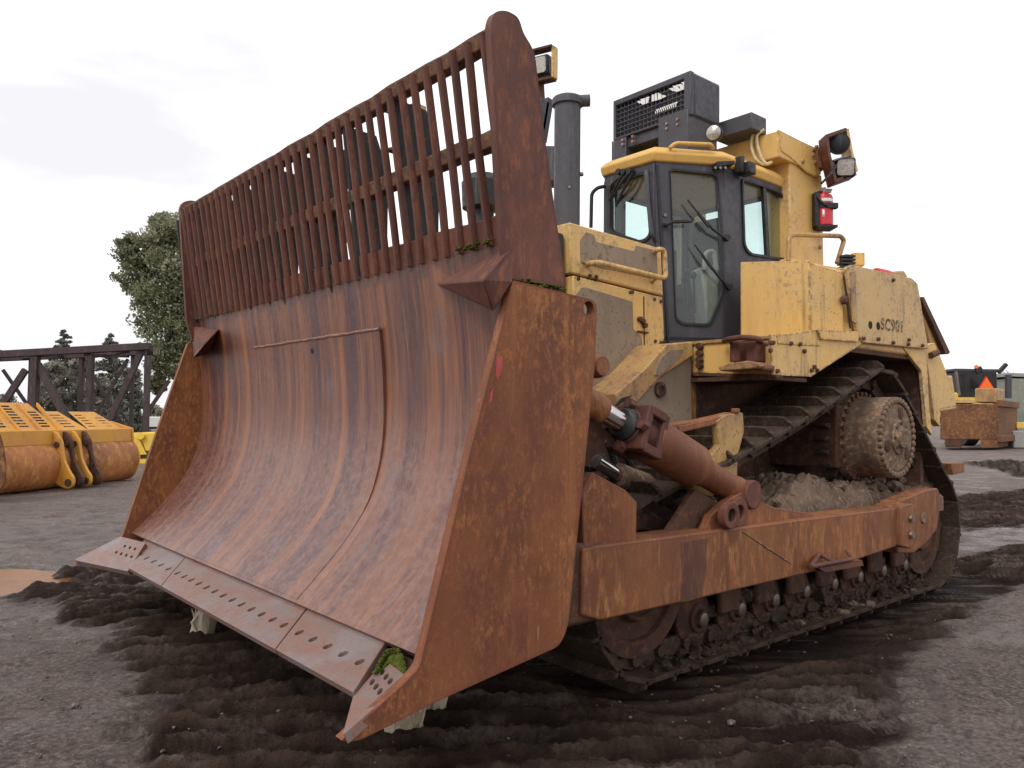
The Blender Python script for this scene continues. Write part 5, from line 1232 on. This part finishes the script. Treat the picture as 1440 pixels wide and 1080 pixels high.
# ---- trees
def leafmat(name, c1, c2, c3):
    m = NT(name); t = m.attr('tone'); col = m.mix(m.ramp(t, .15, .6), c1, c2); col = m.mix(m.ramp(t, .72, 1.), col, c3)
    b = m.bsdf(col, .55, 0., None, .35); p = [x for x in m.t.nodes if x.type == 'BSDF_PRINCIPLED'][0]
    tr_ = m.n('ShaderNodeBsdfTranslucent'); m.set(tr_.inputs[0], col); mx = m.n('ShaderNodeMixShader'); mx.inputs[0].default_value = .4
    m.t.links.new(p.outputs[0], mx.inputs[1]); m.t.links.new(tr_.outputs[0], mx.inputs[2]); m.t.links.new(mx.outputs[0], m.out.inputs[0]); return m.mat
def leaves(name, centers, per, spread, size, mat, parent, flat=0.):
    """centers: list of (pos, radius, tone)"""
    V = []; T_ = []
    for (c, r, tone) in centers:
        k = int(per); d = rng.normal(size=(k,3)); d /= np.linalg.norm(d, axis=1)[:,None]; p = d*(rng.random((k,1))**.45)*r*np.array([1,1,.75])+np.array(c)
        a = rng.normal(size=(k,3)); a /= np.linalg.norm(a, axis=1)[:,None]; b = np.cross(a, rng.normal(size=(k,3))); b /= np.linalg.norm(b, axis=1)[:,None]
        s = size*(.55+.9*rng.random((k,1)))
        V.append(np.stack([p-a*s, p+b*s*.45, p+a*s, p-b*s*.45], 1)); T_.append(np.clip(tone+rng.normal(size=k)*.18, 0, 1))
    V = np.concatenate(V); T_ = np.concatenate(T_); nq = len(V); me = bpy.data.meshes.new(name)
    me.vertices.add(nq*4); me.vertices.foreach_set('co', V.reshape(-1)); me.loops.add(nq*4); me.loops.foreach_set('vertex_index', np.arange(nq*4)); me.polygons.add(nq)
    me.polygons.foreach_set('loop_start', np.arange(nq)*4); me.polygons.foreach_set('loop_total', np.full(nq,4)); me.update(calc_edges=True)
    at_ = me.attributes.new('tone', 'FLOAT', 'FACE'); at_.data.foreach_set('value', T_.astype(np.float32)); me.materials.append(mat)
    o = bpy.data.objects.new(name, me); COL.objects.link(o); adopt(o, parent); return o
M['bark'] = rust('tree_bark', (.05,.04,.032), (.10,.08,.065), (.16,.13,.11), 5, (1,1,.2), .9)
DTR = 34.0
base = gd_(262, DTR); bt_ = empty('broadleaf_tree', tuple(base), 'tall grey green broadleaf tree rising behind the far end of the blade', 'tree')
cz = [] ; sc = DTR/F
def TW(px, py, dd=0.): p = CAM+ray(px,py)*DTR; return p+FWD*dd
blob = [(225,335,34),(262,330,36),(200,355,32),(245,365,42),(188,385,26),(222,400,40),(270,390,46),(212,435,34),(250,440,44),(232,470,34),(268,480,42),(240,505,30),(300,350,50),(305,420,55),(300,480,46),(224,318,18),(182,350,16),(255,520,24),(292,312,28),(222,540,14)]
for (a, b, r) in blob:
    for _ in range(20):
        d = Vector([random.gauss(0,1) for _ in range(3)]).normalized(); q = r*sc*(.55+.5*random.random()); p = TW(a, b)+d*q*.95
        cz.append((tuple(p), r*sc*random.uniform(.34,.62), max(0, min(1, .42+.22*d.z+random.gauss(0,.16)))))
leaves('crown', cz, 120, 1, .085, leafmat('olive_leaves', (.17,.18,.10), (.29,.30,.18), (.42,.42,.29)), bt_)
tk = MB(); tk.tube([base, base+Vector((0,0,2.5)), TW(262,470), TW(255,400)], .3, 10, [.38,.32,.22,.08])
for (a, b, r) in blob[:16]: tk.tube([TW(262,500)+Vector((0,0,random.uniform(-.5,1))), TW((a+262)/2,(b+480)/2+6), TW(a,b)], .06, 6, [.12,.07,.02])
tk.build('trunk', M['bark'], bt_)
def conifer(px, top, w, depth, label, dens=1., tone=.4, name='conifer'):
    b = gd_(px, depth); o = empty(name, tuple(b), label, 'tree', 'conifers behind the truss'); k = depth/F; zt = zat(top, px, depth)
    tr_ = MB(); tr_.tube([b, b+Vector((0,0,zt*.5)), b+Vector((0,0,zt))], .1, 7, [.22,.13,.015]); cz = []
    nl = int(22*dens)
    for i in range(nl):
        f = i/(nl-1); z = .8+(zt-.9)*f; rad = w*k*(1-f)**.75*(.7+.6*random.random())+.10
        nb = 7 if f < .8 else 4
        for q in range(nb):
            a = random.uniform(0, 6.28); e = Vector((math.cos(a)*rad, math.sin(a)*rad, -rad*.22+random.gauss(0,.08))); p0_ = b+Vector((0,0,z)); tr_.tube([p0_, p0_+e], .02, 4, [.03,.006])
            for s in (.35,.6,.85,1.05): cz.append((tuple(p0_+e*s), .07+.15*rad*(1.15-s*.6), tone+random.gauss(0,.15)))
    tr_.build('trunk', M['bark'], o); leaves('crown', cz, 20, 1, .085, M['needle'], o); return o
M['needle'] = leafmat('conifer_needles', (.14,.155,.125), (.21,.22,.175), (.29,.29,.25))
M['bareleaf'] = leafmat('brownish_twigs', (.17,.155,.125), (.27,.25,.20), (.37,.34,.29))
conifer(86, 463, 36, 46, 'pointed dark conifer behind the truss, leftmost of the two tall ones', 1.2)
conifer(153, 468, 40, 47, 'broad dark conifer behind the truss near its end post', 1.2, .35)
def bushy(px, top, w, depth, label, mat, name='shrub', base_py=None):
    b = gd_(px, depth); o = empty(name, tuple(b), label, 'shrub'); k = depth/F; zt = zat(top, px, depth); cz = []
    for _ in range(60):
        a = random.uniform(0, 6.28); r = random.random()**.5; z = random.random(); cz.append((tuple(b+Vector((math.cos(a)*r*w*k*(1-.55*z), math.sin(a)*r*w*k*(1-.55*z), .3+zt*z*.92))), w*k*.28, .35+.3*z+random.gauss(0,.12)))
    leaves('foliage', cz, 70, 1, .13, mat, o); MB().tube([b, b+Vector((0,0,zt*.6))], .08, 6, [.12,.04]).build('trunk', M['bark'], o); return o
bushy(66, 512, 34, 42, 'tall brownish grey bush between the truss posts, below the pointed conifer', M['bareleaf'], 'bush')
bushy(108, 500, 30, 44, 'tall brownish bush between the two conifers', M['bareleaf'], 'bush')
bushy(178, 520, 30, 40, 'dense dark green bush beneath the broad conifer', M['needle'], 'bush')
bushy(222, 575, 16, 60, 'low grey bush far beyond the end of the truss', M['bareleaf'], 'bush')
bushy(6, 560, 26, 60, 'low green bush far behind the left end of the truss', M['needle'], 'bush')
bushy(140, 535, 26, 43, 'thin brown bush behind the truss between two diagonals', M['bareleaf'], 'bush')
# white van end visible beyond the truss
wv = empty('white_trailer', tuple(gd_(206,52)), 'small white trailer body far away beside the truss end', 'trailer')
W5 = lambda px, py: CAM+ray(px,py)*52.
MB().prism([W5(206,586), W5(226,586), W5(226,606), W5(206,606)], FWD*3).build('body', M['white'], wv, .05)
MB().prism([W5(207,600), W5(226,600), W5(226,603), W5(207,603)], -FWD*.05).build('bumper', M['black'], wv)
# ---- right side: rusty ballast block, loader, building, bare tree
DB = 40.0; BW = lambda px, py, d=DB: CAM+ray(px,py)*d
blk = empty('ballast_block', tuple(gd_(1375, DB)), 'large rusty steel ballast block resting on the yard behind the bulldozer', 'ballast block')
def pxbox(px0, px1, pt, pb, d, dep, skew=0):
    a, b, c, e = BW(px0,pb,d), BW(px1,pb,d), BW(px1,pt,d), BW(px0,pt,d); return [a,b,c,e], FWD*dep+RIGHT*skew
q_, v_ = pxbox(1322,1404,568,618,DB,4.5,3.9); MB().prism(q_, v_).build('body', M['block'], blk, .04)
q_, v_ = pxbox(1379,1403,618,630,DB,4.2,3.4); MB().prism(q_, v_).build('foot', M['block'], blk, .03)
q_, v_ = pxbox(1330,1352,618,629,DB,3,1.6); MB().prism(q_, v_).build('foot', M['rustdark'], blk, .03)
q_, v_ = pxbox(1371,1403,546,566,DB,1.8,1.5); MB().prism(q_, v_).build('top_casting', M['yellow_rusty'], blk, .05)
q_, v_ = pxbox(1322,1372,561,567,DB,2.6,1.2); MB().prism(q_, v_).build('lid', M['yellow_dull'], blk, .03)
MB().beam(BW(1402,567), BW(1402,567)+FWD*4.6+RIGHT*3.95, .35, .35).build('ledge', M['block'], blk, .03)
MB().beam(BW(1403,617), BW(1403,617)+FWD*4.8+RIGHT*4.1, .4, .35).build('ledge', M['block'], blk, .03)
DL = 47.0
ld = empty('wheel_loader', tuple(gd_(1375, DL)), 'yellow wheel loader with dark cab, amber beacon and orange triangle, parked beyond the rusty block', 'wheel loader')
LW = lambda px, py, d=DL: CAM+ray(px,py)*d
MB().prism([LW(1347,522), LW(1402,522), LW(1403,560), LW(1346,560)], FWD*1.6).build('cab', M['black'], ld, .06)
for a, b in ((1352,1360),(1364,1376),(1383,1390),(1393,1401)): MB().prism([LW(a,526), LW(b,526), LW(b,550), LW(a,550)], -FWD*.04).build('window', M['glass'], ld)
MB().prism([LW(1343,518), LW(1404,519), LW(1404,523), LW(1343,522)], FWD*1.9-FWD*.1).build('roof', M['cab'], ld, .04)
MB().lathe(LW(1373,518), (0,0,1), [(0,.12),(.15,.11),(.22,.05)], 12).build('beacon', M['orange'], ld)
MB().beam(LW(1372,522), LW(1380,518), .2, .3).build('beacon_base', M['black'], ld)
tr3 = [LW(1378,546,46.2), LW(1397,546,46.2), LW(1387.5,531,46.2)]; t_ = MB().prism(tr3, FWD*.05).build('warning_triangle', M['orange'], ld)
cen = sum(tr3, Vector())/3; MB().prism([cen+(p-cen)*1.25+FWD*.03 for p in tr3], FWD*.05).build('triangle_border', M['red'], ld)
MB().prism([LW(1340,552), LW(1378,552), LW(1400,552), LW(1402,600), LW(1338,600)], FWD*2.4+FWD*.1).build('rear_body', M['brightyel'], ld, .1)
for px in (1350, 1396): MB().cyl(Vector((*LW(px,600)[:2],.95)), Vector((*(LW(px,600)+RIGHT*.7)[:2],.95)), .95, n=24).build('wheel', M['black'], ld)
MB().beam(LW(1404,524), LW(1415,512), .25, .2).build('mirror', M['black'], ld); MB().beam(LW(1404,524), LW(1408,519), .06, .06).build('mirror_arm', M['black'], ld)
MB().cyl(LW(1418,560), LW(1418,527), .18, n=14).build('exhaust', M['cab'], ld)
MB().beam(LW(1344,522), LW(1349,556), .12, .12).build('handrail', M['bolt'], ld)
bd = empty('building', tuple(gd_(1470, 60)), 'pale green grey shed far off at the right edge of the yard', 'building')
B6 = lambda px, py, d=60.: CAM+ray(px,py)*d
m_ = rust('pale_green_cladding', (.20,.21,.17), (.26,.27,.22), (.30,.30,.25), .8, (1,1,1), .8)
MB().prism([B6(1425,532), B6(1560,538), B6(1560,612), B6(1425,612)], FWD*8).build('wall', m_, bd)
MB().prism([B6(1421,529), B6(1560,536), B6(1560,531), B6(1421,524)], FWD*8.6-FWD*.2).build('roof', M['concrete'], bd)
MB().prism([B6(1432,580), B6(1560,583), B6(1560,596), B6(1432,594)], -FWD*.3).build('window', M['glass'], bd)
ym = empty('yellow_beam', tuple(gd_(1436, 44)), 'yellow steel beam on grey concrete block at the right edge', 'beam')
MB().prism([BW(1430,594,44), BW(1500,594,44), BW(1500,602,44), BW(1430,602,44)], FWD*1.5).build('beam', M['brightyel'], ym, .02)
cbk = empty('concrete_block', tuple(gd_(1436, 43)), 'low grey concrete block beside the rusty ballast block', 'concrete block')
MB().prism([BW(1425,606,43), BW(1500,606,43), BW(1500,632,43), BW(1425,630,43)], FWD*1.6).build('block', M['concrete'], cbk, .05)
bt2 = empty('bare_tree', tuple(gd_(1440, 70)), 'leafless winter tree rising over the shed at the right edge', 'tree')
tk = MB(); b0_ = gd_(1440, 70); k7 = 70/F
def branch(p, d, l, r, dep):
    e = p+d*l; mid_ = p+d*l*.5+Vector([random.gauss(0,.05*l) for _ in range(3)]); tk.tube([p, mid_, e], r, 5, [r, r*.8, r*.55])
    if dep > 0:
        for _ in range(3): branch(p.lerp(e, random.uniform(.55,1)), (d+Vector([random.gauss(0,.5) for _ in range(3)])).normalized(), l*.68, r*.55, dep-1)
tk_top = zat(492, 1430, 70); branch(b0_, Vector((0,0,1)), tk_top*.42, .16, 5); tk.build('trunk', M['bark'], bt2)

# ================================================================== SKY AND LIGHT
SUN_EL, SUN_AZ = R_(48), math.atan2(-FWD.y, -FWD.x)+R_(-35)   # high, behind the camera, veiled by cloud
W = bpy.data.worlds.new('World'); S.world = W; W.use_nodes = True; nt = W.node_tree; nt.nodes.clear()
out = nt.nodes.new('ShaderNodeOutputWorld'); sky = nt.nodes.new('ShaderNodeTexSky'); sky.sky_type = 'NISHITA'; sky.sun_disc = False; sky.sun_elevation = SUN_EL; sky.sun_rotation = math.pi/2-SUN_AZ; sky.air_density = 1; sky.dust_density = 2
b1 = nt.nodes.new('ShaderNodeBackground'); b1.inputs[1].default_value = .06; nt.links.new(sky.outputs[0], b1.inputs[0])
tc = nt.nodes.new('ShaderNodeTexCoord'); mp = nt.nodes.new('ShaderNodeMapping'); mp.inputs['Scale'].default_value = (1,1,3.2); nt.links.new(tc.outputs['Generated'], mp.inputs[0])
nz = nt.nodes.new('ShaderNodeTexNoise'); nz.inputs['Scale'].default_value = 2.4; nz.inputs['Detail'].default_value = 5; nz.inputs['Roughness'].default_value = .5; nt.links.new(mp.outputs[0], nz.inputs['Vector'])
cr = nt.nodes.new('ShaderNodeValToRGB'); cr.color_ramp.elements[0].position = .36; cr.color_ramp.elements[0].color = (.725,.715,.74,1); cr.color_ramp.elements[1].position = .56; cr.color_ramp.elements[1].color = (1.0,.99,1.0,1); nt.links.new(nz.outputs['Fac'], cr.inputs[0])
b2 = nt.nodes.new('ShaderNodeBackground'); b2.inputs[1].default_value = 1.0; nt.links.new(cr.outputs[0], b2.inputs[0])
mx = nt.nodes.new('ShaderNodeMixShader'); mx.inputs[0].default_value = .93; nt.links.new(b1.outputs[0], mx.inputs[1]); nt.links.new(b2.outputs[0], mx.inputs[2]); nt.links.new(mx.outputs[0], out.inputs[0])
sl = bpy.data.lights.new('sun', 'SUN'); sl.energy = 1.2; sl.angle = R_(25); sl.color = (1,.96,.9); so3 = bpy.data.objects.new('sun', sl); COL.objects.link(so3)
sd_ = Vector((math.cos(SUN_AZ)*math.cos(SUN_EL), math.sin(SUN_AZ)*math.cos(SUN_EL), math.sin(SUN_EL))); so3.rotation_euler = sd_.to_track_quat('Z', 'Y').to_euler(); so3.location = (0,0,30)
S.cycles.max_bounces = 8; S.cycles.transparent_max_bounces = 16
